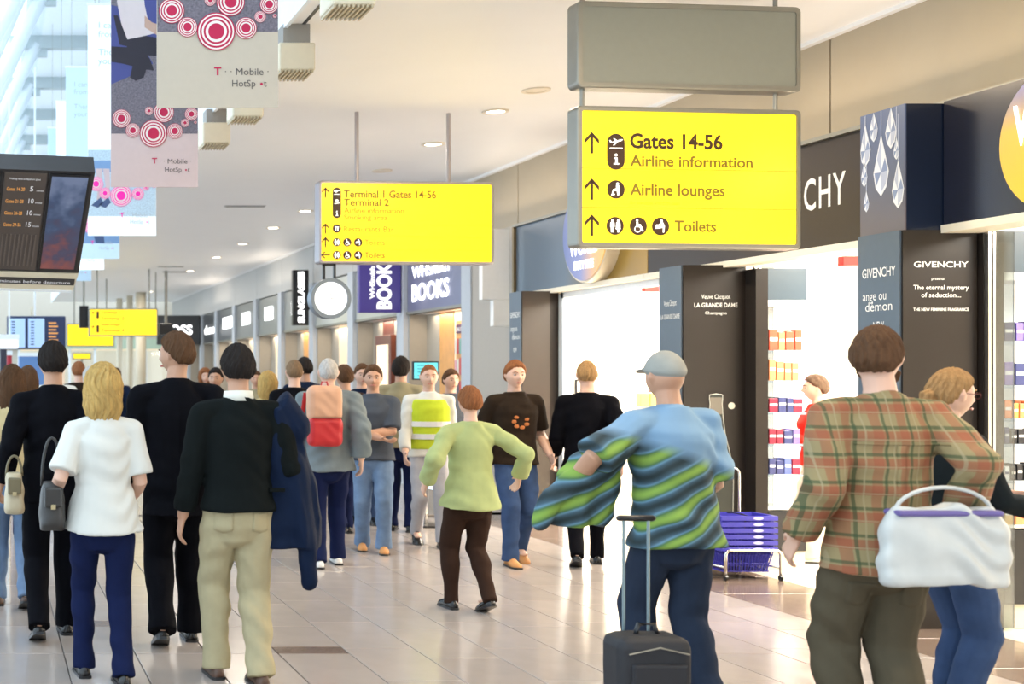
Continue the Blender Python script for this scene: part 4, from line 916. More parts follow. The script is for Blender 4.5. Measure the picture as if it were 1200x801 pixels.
def basket(z, k):
    b = thing('shopping_basket', ['bottom blue basket of the stack, sides fully visible', 'second blue basket from the bottom of the stack', 'third blue basket from the bottom of the stack', 'third blue basket from the top of the stack', 'second blue basket from the top of the stack', 'topmost blue basket of the stack'][k], 'basket', (5.745, 10.04, z), group='stacked blue shopping baskets')
    W, D, H = .42, .30, .20; tp = .04
    mb = MB()
    # slatted walls
    n = 16
    for i in range(n):
        x = tp + (W - 2*tp)*(i + .5)/n; xt = W*(i + .5)/n
        for (yb, yt) in ((tp, 0), (D - tp, D)): mb.tube([(x, yb, 0), (xt, yt, H - .02)], .005, n=4)
    for i in range(9):
        y = tp + (D - 2*tp)*(i + .5)/9; yt = D*(i + .5)/9
        for (xb, xt) in ((tp, 0), (W - tp, W)): mb.tube([(xb, y, 0), (xt, yt, H - .02)], .005, n=4)
    mb.build('slatted_wall', bluep, b)
    for f in (.33, .66):
        q = tp*(1 - f); MB().tube([(q, q, H*f), (W - q, q, H*f), (W - q, D - q, H*f), (q, D - q, H*f)], .005, side=(0, 0, 1), n=4, closed=True).build('wall_band', bluep, b)
    q = tp - .012; MB().cbox(q, W - q, q + .01, D - q - .01, -.004, .006, .002).build('bottom', bluep, b)
    mbr = MB(); 
    for (x0, x1, y0, y1) in ((-.012, W + .012, -.012, .012), (-.012, W + .012, D - .012, D + .012), (-.012, .012, .012, D - .012), (W - .012, W + .012, .012, D - .012)): mbr.box(x0, x1, y0, y1, H - .035, H)
    mbr.build('rim', bluep, b)
    MB().prism(disc_pts(W*.66, H - .0175, .04, 20, .012), Frame((0, -.012, 0), *FRONT), .0005, .002).build('badge', bluep2, b)
    MB().tube([(W*.5, .0, H - .005), (W*.5, D*.3, H + .004), (W*.5, D*.7, H + .004), (W*.5, D, H - .005)], .006, n=6).build('handle', black, b)
for k in range(6): basket(.02 + .0 + (.048*k if k else 0) + .04, k)

# ================================================================== PEOPLE
def vlerp(a, b, f): return a + (b - a)*f
def ik(a, b, l1, l2, pole):
    d = b - a; L = min(d.length, (l1 + l2)*.998); dn_ = d.normalized(); b2 = a + dn_*L
    x = (l1*l1 - l2*l2 + L*L)/(2*L); h = math.sqrt(max(0, l1*l1 - x*x)); p = V(pole); p = p - dn_*p.dot(dn_); p.normalize()
    return a + dn_*x + p*h, b2
def remesh(mb, name, m, vox, parent, smooth=4, wrinkle=0.0, seed=0, fr=1.0, k=1.0, strands=None):
    me = bpy.data.meshes.new(name); me.from_pydata([tuple(V(v)*k) for v in mb.v], [], mb.f)
    bm = bmesh.new(); bm.from_mesh(me); bmesh.ops.recalc_face_normals(bm, faces=bm.faces[:]); bm.to_mesh(me); bm.free()
    o = bpy.data.objects.new(name, me); COL.objects.link(o)
    md = o.modifiers.new('r', 'REMESH'); md.mode = 'VOXEL'; md.voxel_size = vox; md.use_smooth_shade = True
    if smooth: s = o.modifiers.new('s', 'SMOOTH'); s.factor = .5; s.iterations = smooth
    dg = bpy.context.evaluated_depsgraph_get(); dg.update(); me2 = bpy.data.meshes.new_from_object(o.evaluated_get(dg))
    o.modifiers.clear(); o.data = me2; bpy.data.meshes.remove(me); me2.name = name
    me2.materials.clear(); me2.materials.append(m)
    n = len(me2.vertices)
    if wrinkle and n:
        co = np.empty(n*3); me2.vertices.foreach_get('co', co); co = co.reshape(-1, 3)
        nr = np.empty(n*3); me2.vertex_normals.foreach_get('vector', nr) if hasattr(me2, 'vertex_normals') else me2.vertices.foreach_get('normal', nr); nr = nr.reshape(-1, 3)
        x, y, z = co.T; s = seed*1.7
        wz = z + .035*np.sin(9*x + s) + .03*np.sin(11*y + s*2) + .02*np.sin(23*x + 17*y + s)
        d = (np.sin(wz*58*fr + 3*np.sin(7*x + s)) * (0.5 + .5*np.sin(x*13 + z*5 + s)) + .6*np.sin(wz*31*fr + 14*x + s) + .5*np.sin(38*x + 26*y + 9*z + s)*(.5 + .5*np.sin(z*9 + s)))
        if strands is not None:
            cx_, cy_ = strands; an = np.arctan2(y - cy_, x - cx_) + .25*np.sin(z*24 + s)
            d = np.sin(an*23 + s) + .8*np.sin(an*41 + z*30) + .9*np.sin(an*9 + z*17 + s*3)
        co += nr * (wrinkle*d)[:, None]
        me2.vertices.foreach_set('co', co.ravel())
    me2.polygons.foreach_set('use_smooth', [True]*len(me2.polygons)); me2.update()
    o.parent = parent
    return o
def head_shape(nu=36, nv=30):
    """unit directions -> skull and face surface (front +Y), head centre at 0, metres"""
    P = []; D = []
    for j in range(1, nv):
        th = math.pi*j/nv; row = []; rd = []
        for i in range(nu):
            ph = 2*math.pi*i/nu; d = V((math.sin(th)*math.cos(ph), math.sin(th)*math.sin(ph), math.cos(th)))
            x = d.x*.077; y = d.y*.098; z = d.z*.118
            if z < -.01:
                f = min(1, (-z - .01)/.10)
                x *= 1 - .36*f*f
                if y < 0: y *= 1 - .45*f
                else: y *= 1 - .10*f
            if y < 0: y *= 1.04; 
            if y > 0:
                g = lambda cx, cz, sx, sz: math.exp(-((x - cx)/sx)**2 - ((z - cz)/sz)**2)
                fy = min(1, y/.05)
                y += fy*(.024*g(0, -.028, .013, .016) + .012*g(0, -.008, .010, .020) + .006*g(0, .024, .05, .012) + .009*g(0, -.066, .022, .010) + .010*g(0, -.100, .024, .016)
                     - .009*g(.031, .002, .018, .013) - .009*g(-.031, .002, .018, .013) + .004*g(.043, -.03, .02, .02) + .004*g(-.043, -.03, .02, .02) - .004*g(0, -.052, .02, .005) - .004*g(0, -.082, .025, .006))
            row.append(V((x, y, z))); rd.append(d)
        P.append(row); D.append(rd)
    return P, D
HP, HD = head_shape()
def xf(rows, M): return [[M @ p for p in r] for r in rows]
skin_l = mat('fair_skin', (.66, .40, .29), .5, bump=.05, bscale=200); skin_t = mat('tan_skin', (.50, .27, .17), .5, bump=.05, bscale=200); skin_d = mat('brown_skin', (.28, .14, .09), .5)
eye_w = mat('eye_white', (.42, .38, .35), .3); eye_d = mat('dark_iris', (.05, .03, .02), .2); lipm = mat('lip_red', (.50, .16, .13), .4)
def haircol(n, c):
    m = mat(n, c, .75, var=.5, scale=30, bump=.8, bscale=90, spec=.15); nt = m.node_tree
    tc = [q for q in nt.nodes if q.type == 'TEX_COORD'][0]; mp = nt.nodes.new('ShaderNodeMapping'); mp.inputs['Scale'].default_value = (2.5, 2.5, .22); nt.links.new(tc.outputs['Object'], mp.inputs[0])
    for q in nt.nodes:
        if q.type == 'TEX_NOISE': nt.links.new(mp.outputs[0], q.inputs['Vector'])
    return m
H_BLOND = haircol('blond_hair', (.52, .33, .11)); H_DBLOND = haircol('dark_blond_hair', (.36, .21, .09)); H_BROWN = haircol('brown_hair', (.10, .05, .025)); H_BLACK = haircol('black_hair', (.02, .015, .013)); H_GREY = haircol('grey_hair', (.50, .47, .44)); H_AUB = haircol('auburn_hair', (.26, .10, .04))

def person(label, x, y, rz, H, skin=skin_l, top=None, low=None, shoes=None, hair=('short', None), stride=.25, lead=1, hands=None, lean=0, hyaw=0, hpitch=0, vox=.010, fem=False, seed=0, scarf=None, group=None, wide=1.0, feet=None, elbow=None, nose=True):
    t = thing('person', label, 'person', (x, y, 0), rz, group)
    k = H/1.75
    s = stride; lenl = .855
    fl = V((-.095, s*lead, .08)); fr_ = V((.095, -s*lead, .08))
    if s > .12:
        if lead > 0: fr_.z += .05
        else: fl.z += .05
    pz = min(.935, .08 + math.sqrt(lenl**2 - s*s) + .015)
    A = Matrix.Translation((0, 0, pz)) @ Matrix.Rotation(-lean, 4, 'X') @ Matrix.Translation((0, 0, -.92))   # upper body: rest pose -> posed
    U_ = lambda *p: A @ V(p)
    hipL = V((-.092, 0, pz - .03)); hipR = V((.092, 0, pz - .03))
    kL, fl2 = ik(hipL, fl, .435, .425, (0, 1, 0)); kR, fr2 = ik(hipR, fr_, .435, .425, (0, 1, 0))
    sw = .160*wide if fem else .182*wide
    shL, shR = U_(-sw, -.005, 1.382), U_(sw, -.005, 1.382)
    hd = hands or {}
    wl = V(hd['L']) if 'L' in hd else U_(-.25, -.12*lead*(s > .1) + .05, .90); wr_ = V(hd['R']) if 'R' in hd else U_(.25, .16*lead*(s > .1) + .05, .90)
    eb = elbow or {}
    eL, wl = ik(shL, wl, .29, .26, eb.get('L', (-.12, -1, -.1))); eR, wr_ = ik(shR, wr_, .29, .26, eb.get('R', (.12, -1, -.1)))
    rc = U_(0, .012, 1.618) + V((0, 0, 0))
    MH = Matrix.Translation(rc) @ Matrix.Rotation(hyaw, 4, 'Z') @ Matrix.Rotation(-hpitch - lean*.3, 4, 'X')
    # torso profile (z, rx, ry, yoff)
    if fem: prof = [(.80, .135, .10, 0), (.90, .172, .118, -.01), (1.0, .155, .105, 0), (1.08, .125, .088, .0), (1.2, .138, .10, .005), (1.28, .146, .118, .02), (1.35, .138, .094, .0), (1.40, .105, .075, -.005), (1.44, .068, .06, -.005), (1.47, .055, .053, -.005)]
    else: prof = [(.80, .140, .105, 0), (.90, .165, .115, -.005), (1.0, .155, .11, 0), (1.08, .148, .105, .0), (1.2, .158, .113, .0), (1.29, .168, .118, .005), (1.35, .160, .106, -.0), (1.40, .125, .086, -.005), (1.44, .085, .070, -.006), (1.475, .062, .060, -.006)]
    arm = (.046, .040, .036, .026) if fem else (.055, .047, .043, .030)
    # ---- body
    b = MB(); sh_ = .012
    b.tube([U_(0, q[3], q[0]) for q in prof], [(q[1] - sh_, q[2] - sh_) for q in prof], n=20, dome=True)
    nr = .049 if fem else .056
    b.tube([U_(0, -.012, 1.42), U_(0, -.006, 1.50), rc + (MH.to_3x3() @ V((0, -.012, -.05)))], [nr*1.25, nr, nr*.98], n=14)
    b.rings(xf(HP, MH))
    for sx in (-1, 1):   # ears
        b.tube([MH @ V((sx*.074, -.002, -.025)), MH @ V((sx*.084, -.010, .0)), MH @ V((sx*.082, -.012, .022))], [(.008, .012), (.008, .018), (.006, .012)], side=MH.to_3x3() @ V((1, 0, 0)), n=8, dome=True)
    for (S, E, Wp, sx) in ((shL, eL, wl, -1), (shR, eR, wr_, 1)):
        b.tube([S, vlerp(S, E, .5), E, vlerp(E, Wp, .35), Wp], [arm[0], arm[0]*.95, arm[1], arm[2]*1.08, arm[3]], n=12, dome=True)
        d = (Wp - E).normalized(); fwd = V((0, 1, 0.15)); fwd = (fwd - d*fwd.dot(d))
        if fwd.length < .25: fwd = V((0, 0, 1)) - d*d.z
        fwd.normalize(); pn = V((-sx, 0, 0)); pn = pn - d*pn.dot(d) - fwd*pn.dot(fwd)
        if pn.length < .1: pn = d.cross(fwd)
        pn.normalize(); ks = .92 if fem else 1.0
        b.tube([Wp, Wp + d*.04*ks, Wp + d*.095*ks], [(.026, .018), (.038*ks, .016), (.042*ks, .013)], side=fwd, n=12, dome=True)
        for q, (of, ln) in enumerate(((.033, .068), (.0115, .078), (-.0115, .072), (-.033, .055))):
            p0 = Wp + d*.095*ks + fwd*of*ks; p1 = p0 + (d*.92 + pn*.35)*ln*.42*ks; p2 = p1 + (d*.72 + pn*.7)*ln*.34*ks; p3 = p2 + (d*.4 + pn*.9)*ln*.26*ks
            b.tube([p0 - d*.02, p0, p1, p2, p3], [.0095*ks, .0095*ks, .009*ks, .0082*ks, .0072*ks], n=8, dome=True)
        p0 = Wp + d*.03*ks + fwd*.030*ks; p1 = p0 + (d*.55 + fwd*.75)*.038*ks; p2 = p1 + (d*.85 + fwd*.2 + pn*.35)*.035*ks
        b.tube([p0 - fwd*.015, p0, p1, p2], [.014*ks, .012*ks, .0105*ks, .009*ks], n=8, dome=True)
    th = (.082, .056, .052, .036) if fem else (.082, .060, .054, .038)
    for (hp, kn, ft) in ((hipL, kL, fl2), (hipR, kR, fr2)):
        b.tube([hp + V((0, 0, .02)), vlerp(hp, kn, .4), kn, vlerp(kn, ft, .35) + V((0, -.01, 0)), ft], [th[0], th[0]*.92, th[1], th[2], th[3]], n=12, dome=True)
        b.tube([ft + V((0, -.02, -.03)), ft + V((0, .05, -.035)), ft + V((0, .13, -.055))], [(.03, .03), (.035, .028), (.035, .015)], n=10, dome=True)
    remesh(b, 'body', skin, vox*.62, t, smooth=2, k=k)
    # eyes, lips
    if nose:
        for sx in (-1, 1):
            e = MB(); e.ball(MH @ V((sx*.031, .0785, .002)), (.012, .010, .008), 10); ey = e.build('eye', eye_w, t, True)
            for v_ in ey.data.vertices: v_.co *= k
            e = MB(); e.ball(MH @ V((sx*.031, .0865, .002)), (.0065, .0035, .0065), 8); ii = e.build('iris', eye_d, ey, True)
            for v_ in ii.data.vertices: v_.co *= k
            e = MB(); e.tube([MH @ V((sx*.014, .098, .022)), MH @ V((sx*.032, .096, .028)), MH @ V((sx*.050, .080, .022))], [.003, .004, .002], n=6, dome=True); bb = e.build('eyebrow', hair[1] or H_BROWN, t)
            for v_ in bb.data.vertices: v_.co *= k
        e = MB(); e.tube([MH @ V((-.024, .086, -.068)), MH @ V((-.01, .0985, -.064)), MH @ V((.01, .0985, -.064)), MH @ V((.024, .086, -.068))], [.003, .006, .006, .003], n=8, dome=True); lp = e.build('lips', lipm, t, True)
        for v_ in lp.data.vertices: v_.co *= k
    # ---- hair
    style, hm_ = hair
    if hm_ is not None:
        rows = []
        thick = {'short': .016, 'crop': .006, 'bob': .034, 'tied': .011, 'long': .022, 'bald': .006, 'cap': .016, 'cloud': .024}[style]
        for rp, rd in zip(HP, HD):
            rr = []
            for p, d in zip(rp, rd):
                g = d.z - .75*d.y + .01
                if style == 'bald': g = min(g, .30 - d.z)
                if style in ('bob', 'long', 'cloud'): g = max(g, .35 - d.y*1.15 - abs(d.z)*.1) if d.y < .35 else g
                if style == 'cap': g = d.z - .12 - .1*d.y
                else:
                    if d.z < -.45 and style not in ('bob', 'long'): g = min(g, (-.45 - d.z)*-3 + .0 - .1)
                f = max(0, min(1, g*3.2 + .5)); f = f*f*(3 - 2*f)
                nz = .0035*math.sin(16*math.atan2(d.x, d.y) + 5*d.z + seed) + .002*math.sin(31*d.x + 23*d.z)
                off = -.012 + f*(thick + .012 + (nz if style != 'cap' else 0))
                rr.append(MH @ (p + d*off))
            rows.append(rr)
        hb = MB(); hb.rings(rows)
        Q = lambda *p: MH @ V(p)
        sd = MH.to_3x3() @ V((1, 0, 0))
        if style in ('bob', 'long'):
            ext = -.16 if style == 'bob' else -.24
            hb.tube([Q(0, -.045, .05), Q(0, -.055, -.03), Q(0, -.052, -.10), Q(0, -.045, ext)], [(.085, .075), (.098, .078), (.102, .072), (.088, .052)], side=sd, n=24, dome=True)
            for sx in (-1, 1): hb.tube([Q(sx*.07, .01, .06), Q(sx*.088, .018, -.02), Q(sx*.086, .022, -.09), Q(sx*.078, .015, ext + .02)], [(.02, .04), (.022, .045), (.024, .045), (.016, .035)], side=sd, n=12, dome=True)
        if style == 'tied':
            hb.tube([Q(0, -.10, .0), Q(0, -.125, -.01), Q(0, -.125, -.05), Q(0, -.105, -.11)], [.026, .032, .026, .012], side=sd, n=12, dome=True)
        if style == 'cap':
            hb.tube([Q(0, .07, .045), Q(0, .13, .040), Q(0, .165, .030)], [(.07, .008), (.066, .007), (.045, .006)], side=sd, n=16, dome=True)
        remesh(hb, 'cap' if style == 'cap' else 'hair', hm_, vox*.62 if vox < .011 else .009, t, smooth=3, wrinkle=(.0028 if style in ('bob', 'long') else .0018) if style != 'cap' else 0, seed=seed, k=k, strands=(rc.x*k, rc.y*k))
    gt = gl0 = None
    # ---- top garment
    if top:
        lo = top.get('loose', .012); hem = top.get('hem', .86); sl_ = top.get('sleeve', 1.0); fl_ = top.get('flare', .0)
        g = MB(); pr = [q for q in prof if q[0] > hem + .03]
        z0 = hem; base = prof[1] if hem < 1.0 else prof[3]
        lows = []
        zz = hem
        while zz < pr[0][0] - .05:
            f = (pr[0][0] - zz); lows.append((zz, pr[0][1]*1.0 + .02 + fl_*f, max(pr[0][2], .115) + .02 + fl_*f, 0)); zz += .1
        if hem < .8 and top.get('coat'): lows = [(zz_, .185 + fl_*(.9 - zz_), .15 + fl_*(.9 - zz_), 0) for zz_ in np.arange(hem, .82, .1)]; pr = [q for q in prof if q[0] > .85]
        prf = lows + pr
        g.tube([U_(0, q[3], q[0]) if q[0] >= .85 else U_(0, q[3], q[0]) for q in prf], [(q[1] + lo*(1 if q[0] < 1.4 else .7), q[2] + lo*1.1*(1 if q[0] < 1.4 else .7)) for q in prf], n=24)
        for (S, E, Wp) in ((shL, eL, wl), (shR, eR, wr_)):
            nk = U_(0, -.01, 1.425); g.tube([vlerp(nk, S, .2), vlerp(nk, S, .6), S], [(.046 + lo*.4), (.050 + lo*.5), arm[0] + lo*.6], n=12, dome=True)
            if sl_ > 0:
                if sl_ <= .5: pts = [S, vlerp(S, E, sl_*2)]; rs = [arm[0] + lo*.6, arm[0] + lo*1.1]
                else:
                    f = (sl_ - .5)*2; pts = [S, vlerp(S, E, .5), E, vlerp(E, Wp, .5*f), vlerp(E, Wp, f)]; rs = [arm[0] + lo*.6, arm[0] + lo*.7, arm[1] + lo*.85, arm[2] + lo*.9, arm[3] + lo*1.0 + .006]
                g.tube(pts, rs, n=12, dome=False); g.ball(S, arm[0] + lo*.6, 12)
                if sl_ > .5: g.ball(E, arm[1] + lo*.85, 12)
        if top.get('collar'):
            g.tube([U_(0, -.01, 1.44), U_(0, -.006, 1.485)], [nr + .016, nr + .010], n=16)
        gt = remesh(g, top.get('name', 'shirt'), top['mat'], vox, t, smooth=4, wrinkle=top.get('wr', .0035), seed=seed, k=k)
    if low:
        lo = low.get('loose', .014); g = MB()
        pr = [(.80, prof[0][1], prof[0][2]), (.90, prof[1][1], prof[1][2]), (1.02, prof[2][1], prof[2][2])]
        g.tube([U_(0, -.004, q[0]) for q in pr], [(q[1] + .008, q[2] + .010) for q in pr], n=20, dome=True)
        for (hp, kn, ft) in ((hipL, kL, fl2), (hipR, kR, fr2)):
            hemz = low.get('hem', .0); fdir = (ft - kn).normalized()
            e1 = ft + fdir*(.035 - hemz); r3 = low.get('cuff', .062)
            pts = [hp + V((0, -.005, .03)), vlerp(hp, kn, .35), kn, vlerp(kn, ft, .35) + V((0, -.006, 0)), vlerp(kn, ft, .7), e1]
            g.tube(pts, [th[0] + lo*.6, th[0]*.93 + lo, th[1] + lo*1.2, th[2] + lo*1.3, (th[3] + lo + r3)/2, r3], n=14, dome=False)
            g.ball(kn, th[1] + lo*1.2, 12)
        gl0 = remesh(g, low.get('name', 'trousers'), low['mat'], vox, t, smooth=4, wrinkle=low.get('wr', .0035), seed=seed + 3, fr=.8, k=k)
    if shoes:
        for i, (ft, up_) in enumerate(((fl2, fl.z > .09), (fr2, fr_.z > .09))):
            sb = MB(); rings = []; n = 14
            Mx = Matrix.Translation(V((ft.x, ft.y, 0)))
            if up_: Mx = Matrix.Translation(V((ft.x, ft.y + .13, 0))) @ Matrix.Rotation(R(-20), 4, 'X') @ Matrix.Translation(V((0, -.13, 0)))
            for yy, rx, rt in ((-.075, .018, .03), (-.065, .032, .055), (-.03, .038, .075), (.02, .038, .085), (.06, .042, .068), (.11, .047, .05), (.15, .045, .042), (.185, .032, .032), (.198, .012, .018)):
                rings.append([Mx @ V((rx*math.cos(2*math.pi*q/n), yy, max(.006, .012 + rt*math.sin(2*math.pi*q/n) if math.sin(2*math.pi*q/n) > 0 else .008))) for q in range(n)])
            sb.rings(rings); so = sb.build('shoe', shoes, t, True)
            for v_ in so.data.vertices: v_.co *= k
            sb = MB(); rings = []
            for yy, rx in ((-.08, .02), (-.068, .036), (.0, .042), (.06, .046), (.11, .051), (.155, .048), (.19, .034), (.203, .014)):
                rings.append([Mx @ V((a*rx, yy, z_)) for a, z_ in ((-1, 0.0), (1, 0.0), (1, .016), (-1, .016))])
            sb.rings(rings); s2 = sb.build('sole', low.get('sole', black) if low else black, so)
            for v_ in s2.data.vertices: v_.co *= k
    t['k'] = k
    info = dict(top=gt, low=gl0, t=t, k=k, shL=shL*k, shR=shR*k, eL=eL*k, eR=eR*k, wL=wl*k, wR=wr_*k, rc=rc*k, MH=MH, pz=pz*k, U=lambda *p: (A @ V(p))*k)
    return info

from mathutils.bvhtree import BVHTree
def patch(P, gar, x0, x1, z0, z1, m, name, nx=6, nz=6, off=.003, side=-1, par=None, z0b=None):
    """a sewn-on piece that follows the garment below it"""
    g = P[gar]; bv = BVHTree.FromPolygons([v.co for v in g.data.vertices], [tuple(p.vertices) for p in g.data.polygons])
    pts = []
    for i in range(nx + 1):
        for j in range(nz + 1):
            x = x0 + (x1 - x0)*i/nx; zz = (z0 if z0b is None else z0 + (z0b - z0)*(1 - abs(2*i/nx - 1))); z = zz + (z1 - zz)*j/nz
            h = bv.ray_cast(V((x, side*1.0, z)), V((0, -side, 0)))[0]
            if h is None: return None
            pts.append(h)
    vs = [p + V((0, side*off, 0)) for p in pts] + [p - V((0, side*off, 0)) for p in pts]; n = len(pts); fs = []
    I = lambda i, j: i*(nz + 1) + j
    for i in range(nx):
        for j in range(nz): fs += [(I(i, j), I(i+1, j), I(i+1, j+1), I(i, j+1)), tuple(n + q for q in (I(i, j+1), I(i+1, j+1), I(i+1, j), I(i, j)))]
    rim = [I(i, 0) for i in range(nx)] + [I(nx, j) for j in range(nz)] + [I(i, nz) for i in range(nx, 0, -1)] + [I(0, j) for j in range(nz, 0, -1)]
    for a, b_ in zip(rim, rim[1:] + rim[:1]): fs.append((a, b_, n + b_, n + a))
    mb = MB(); mb.add(vs, fs); return mb.build(name, m, g, True)
def fab(n, c, rough=.85, var=.12): return mat(n, c, rough, var=var, scale=14, bump=.25, bscale=350, spec=.08)
F_WHITE = fab('white_blouse', (.66, .65, .60), var=.03); F_NAVY = fab('navy_trousers', (.008, .013, .05)); F_BLACK = fab('black_suit', (.003, .003, .005)); F_KHAKI = fab('khaki_cotton', (.42, .36, .22)); F_DKSWEAT = fab('charcoal_knit', (.006, .008, .008))
F_NAVYJ = fab('navy_jacket', (.006, .013, .036), .6); F_BEIGE = fab('beige_coat', (.60, .48, .26)); F_GREYJ = fab('grey_blue_jacket', (.17, .20, .21)); F_JEANS = fab('blue_denim', (.04, .07, .15), var=.3); F_LJEANS = fab('light_denim', (.15, .22, .34), var=.3)
F_LIME = fab('pale_lime_jacket', (.38, .43, .19)); F_BROWNT = fab('dark_brown_trousers', (.035, .018, .012)); F_BRTEE = fab('brown_black_tshirt', (.022, .014, .009)); F_OLIVE = fab('olive_shirt', (.30, .26, .16)); F_RED = fab('red_jacket', (.62, .03, .02)); F_HIVIS = fab('yellow_vest', (.52, .62, .04)); F_PBLUE = fab('pale_blue_shirt', (.18, .31, .46)); F_STONE = fab('stone_trousers', (.62, .54, .44)); F_TAUPE = fab('taupe_trousers', (.085, .07, .045)); F_GREYT = fab('slate_tshirt', (.07, .08, .10))
S_BLACK = mat('black_shoe_leather', (.012, .011, .011), .25); S_WHITE = mat('white_trainer', (.8, .78, .74), .5); S_TAN = mat('tan_suede', (.55, .25, .08), .7); S_BROWN = mat('brown_leather', (.10, .05, .03), .4)

def px_place(px, feet_py): 
    s = (feet_py - 440)/1.6; return (px + 12)/s, 1500/s

# 1 blonde woman in white
x, y = px_place(121, 797)
P1 = person('blonde woman in a loose white top and navy trousers walking away', x, y, R(3), 1.64, skin_l, dict(mat=F_WHITE, hem=.84, loose=.032, flare=.12, name='blouse', sleeve=.42, wr=.004), dict(mat=F_NAVY, loose=.012, cuff=.068, wr=.004), S_BLACK, ('bob', H_BLOND), stride=.12, lead=1, vox=.009, fem=True, seed=1,
   hands={'L': (-.27, .14, 1.02), 'R': (.20, .22, 1.0)})
def strap(par, pts, r, m, nm='strap'): return MB().tube(pts, r, side=(1, 0, 0), n=8).build(nm, m, par, True)
def soft_bag(label, name, loc, w_, d_, h_, m, rz=0, handle=None, cat='bag', trim=None, seed=0, flap=True, taper=.8, wr=.003):
    t = thing(name, label, cat, loc, rz); b = MB(); rings = []
    for i in range(9):
        f = i/8; zz = h_*f; bul = 1 - .25*(2*f - 1)**4 - .12*f
        n = 24; ring = []
        for q in range(n):
            a = 2*math.pi*q/n; c, s_ = math.cos(a), math.sin(a); e = .55
            ring.append(V((math.copysign(abs(c)**e, c)*w_/2*(1 - (1 - taper)*f)*bul**.5, math.copysign(abs(s_)**e, s_)*d_/2*bul*(1 - .35*f), zz)))
        rings.append(ring)
    b.rings(rings); remesh(b, 'bag_body', m, .009, t, smooth=3, wrinkle=wr, seed=seed)
    if flap: MB().cbox(-w_*.38*taper, w_*.38*taper, -d_*.5 - .004, -d_*.5 + .03, h_*.5, h_*.9, .01).build('flap', trim or m, t)
    if flap: MB().box(-.012, .012, -d_*.5 - .009, -d_*.5 - .003, h_*.46, h_*.56).build('buckle', cap_m, t)
    if handle:
        pts = [(w_*.36*math.cos(a)*(1), 0, h_*.9 + handle*math.sin(a)) for a in [math.pi*i/14 for i in range(15)]]
        MB().tube(pts, .008, side=(0, 1, 0), n=8).build('handle', trim or m, t, True)
    return t
leather = mat('black_bag_leather', (.03, .027, .025), .4); tanl = mat('beige_bag_leather', (.50, .42, .28), .45)
soft_bag("black shoulder bag at the blonde woman's left hip", 'handbag', (x - .27, y - .02, .80), .15, .28, .25, leather, rz=0, handle=.25, seed=2)
# 4 man in black, left
x, y = px_place(62, 748)
P4 = person('man in a black suit with dark hair at the far left of the front row', x, y, R(2), 1.80, skin_t, dict(mat=F_BLACK, hem=.76, loose=.024, name='jacket', sleeve=.97, collar=True), dict(mat=F_BLACK, loose=.016, cuff=.07), S_BLACK, ('short', H_BLACK), stride=.16, lead=-1, vox=.010, seed=2, hands={'L': (-.30, .02, .93)})
soft_bag('beige handbag held low beside the black-suited man at far left', 'handbag', (x - .24, y - .22, .79), .13, .26, .24, tanl, handle=.12, seed=4, trim=mat('olive_bag_trim', (.16, .13, .07), .4))
# 2 tall man in black
x, y = px_place(207, 755)
P2 = person('tall man in a black suit, head turned left, behind the khaki-trousered man', x, y, R(-2), 1.85, skin_t, dict(mat=F_BLACK, hem=.72, loose=.028, name='jacket', sleeve=.97, collar=True), dict(mat=F_BLACK, loose=.022, cuff=.082), S_BLACK, ('short', H_BROWN), stride=.14, lead=-1, vox=.010, seed=3, hyaw=R(50), wide=1.12)
# 3 khaki man
x, y = px_place(279, 798)
P3 = person('man in a charcoal sweater and khaki trousers with a coat over his arm', x, y, R(2), 1.755, skin_t, dict(mat=F_DKSWEAT, hem=.88, loose=.022, name='sweater', sleeve=.95), dict(mat=F_KHAKI, loose=.022, cuff=.078, wr=.005), S_BROWN, ('short', H_BLACK), stride=.10, lead=1, vox=.009, seed=4,
   hands={'L': (-.28, .06, .86), 'R': (.24, .22, 1.10)}, wide=1.05)
cm = MB(); cm.tube([P3['U'](0, -.008, 1.445), P3['U'](0, -.004, 1.50)], [.083, .074], n=20); o = cm.build('collar', fab('white_collar', (.75, .74, .66)), P3['t'], True)
def cloth_drape(label, name, cat, loc, profile, depth, m, seed, rz=0, extra=None, wr=.006, vox=.010):
    """a folded garment hanging: profile = rings (z, half width, x offset)"""
    t = thing(name, label, cat, loc, rz); b = MB(); rings = []
    n = 36
    for z, hw, xo in profile:
        ring = []
        for q in range(n):
            a = 2*math.pi*q/n; fold = 1 + .22*math.sin(5*a + z*3 + seed) + .12*math.sin(9*a + seed*2)
            ring.append(V((xo + hw*math.cos(a)*(1 + .05*math.sin(7*a)), depth*math.sin(a)*fold, z)))
        rings.append(ring)
    b.rings(rings)
    if extra: extra(b)
    remesh(b, 'folded_cloth', m, vox, t, smooth=3, wrinkle=wr, seed=seed, fr=.7)
    return t
def slv(b):
    b.tube([(.05, -.03, -.15), (.10, -.04, -.45), (.13, -.02, -.78)], [.06, .055, .045], n=12, dome=True)
    b.tube([(-.15, .0, .12), (-.02, .0, .14), (.06, 0, .02)], [.07, .09, .08], n=12, dome=True)
tt = cloth_drape("navy jacket hanging over the khaki-trousered man's right arm", 'navy_jacket', 'jacket', (x + .245, y + .02, 1.30), [(-.60, .15, .04), (-.45, .17, .03), (-.25, .165, .0), (-.1, .15, -.03), (.05, .12, -.03), (.13, .07, -.04)], .085, F_NAVYJ, 3, extra=slv)
MB().cbox(-.10, -.02, -.115, -.09, -.30, -.28, .002).build('pocket_flap', F_DKSWEAT, tt)
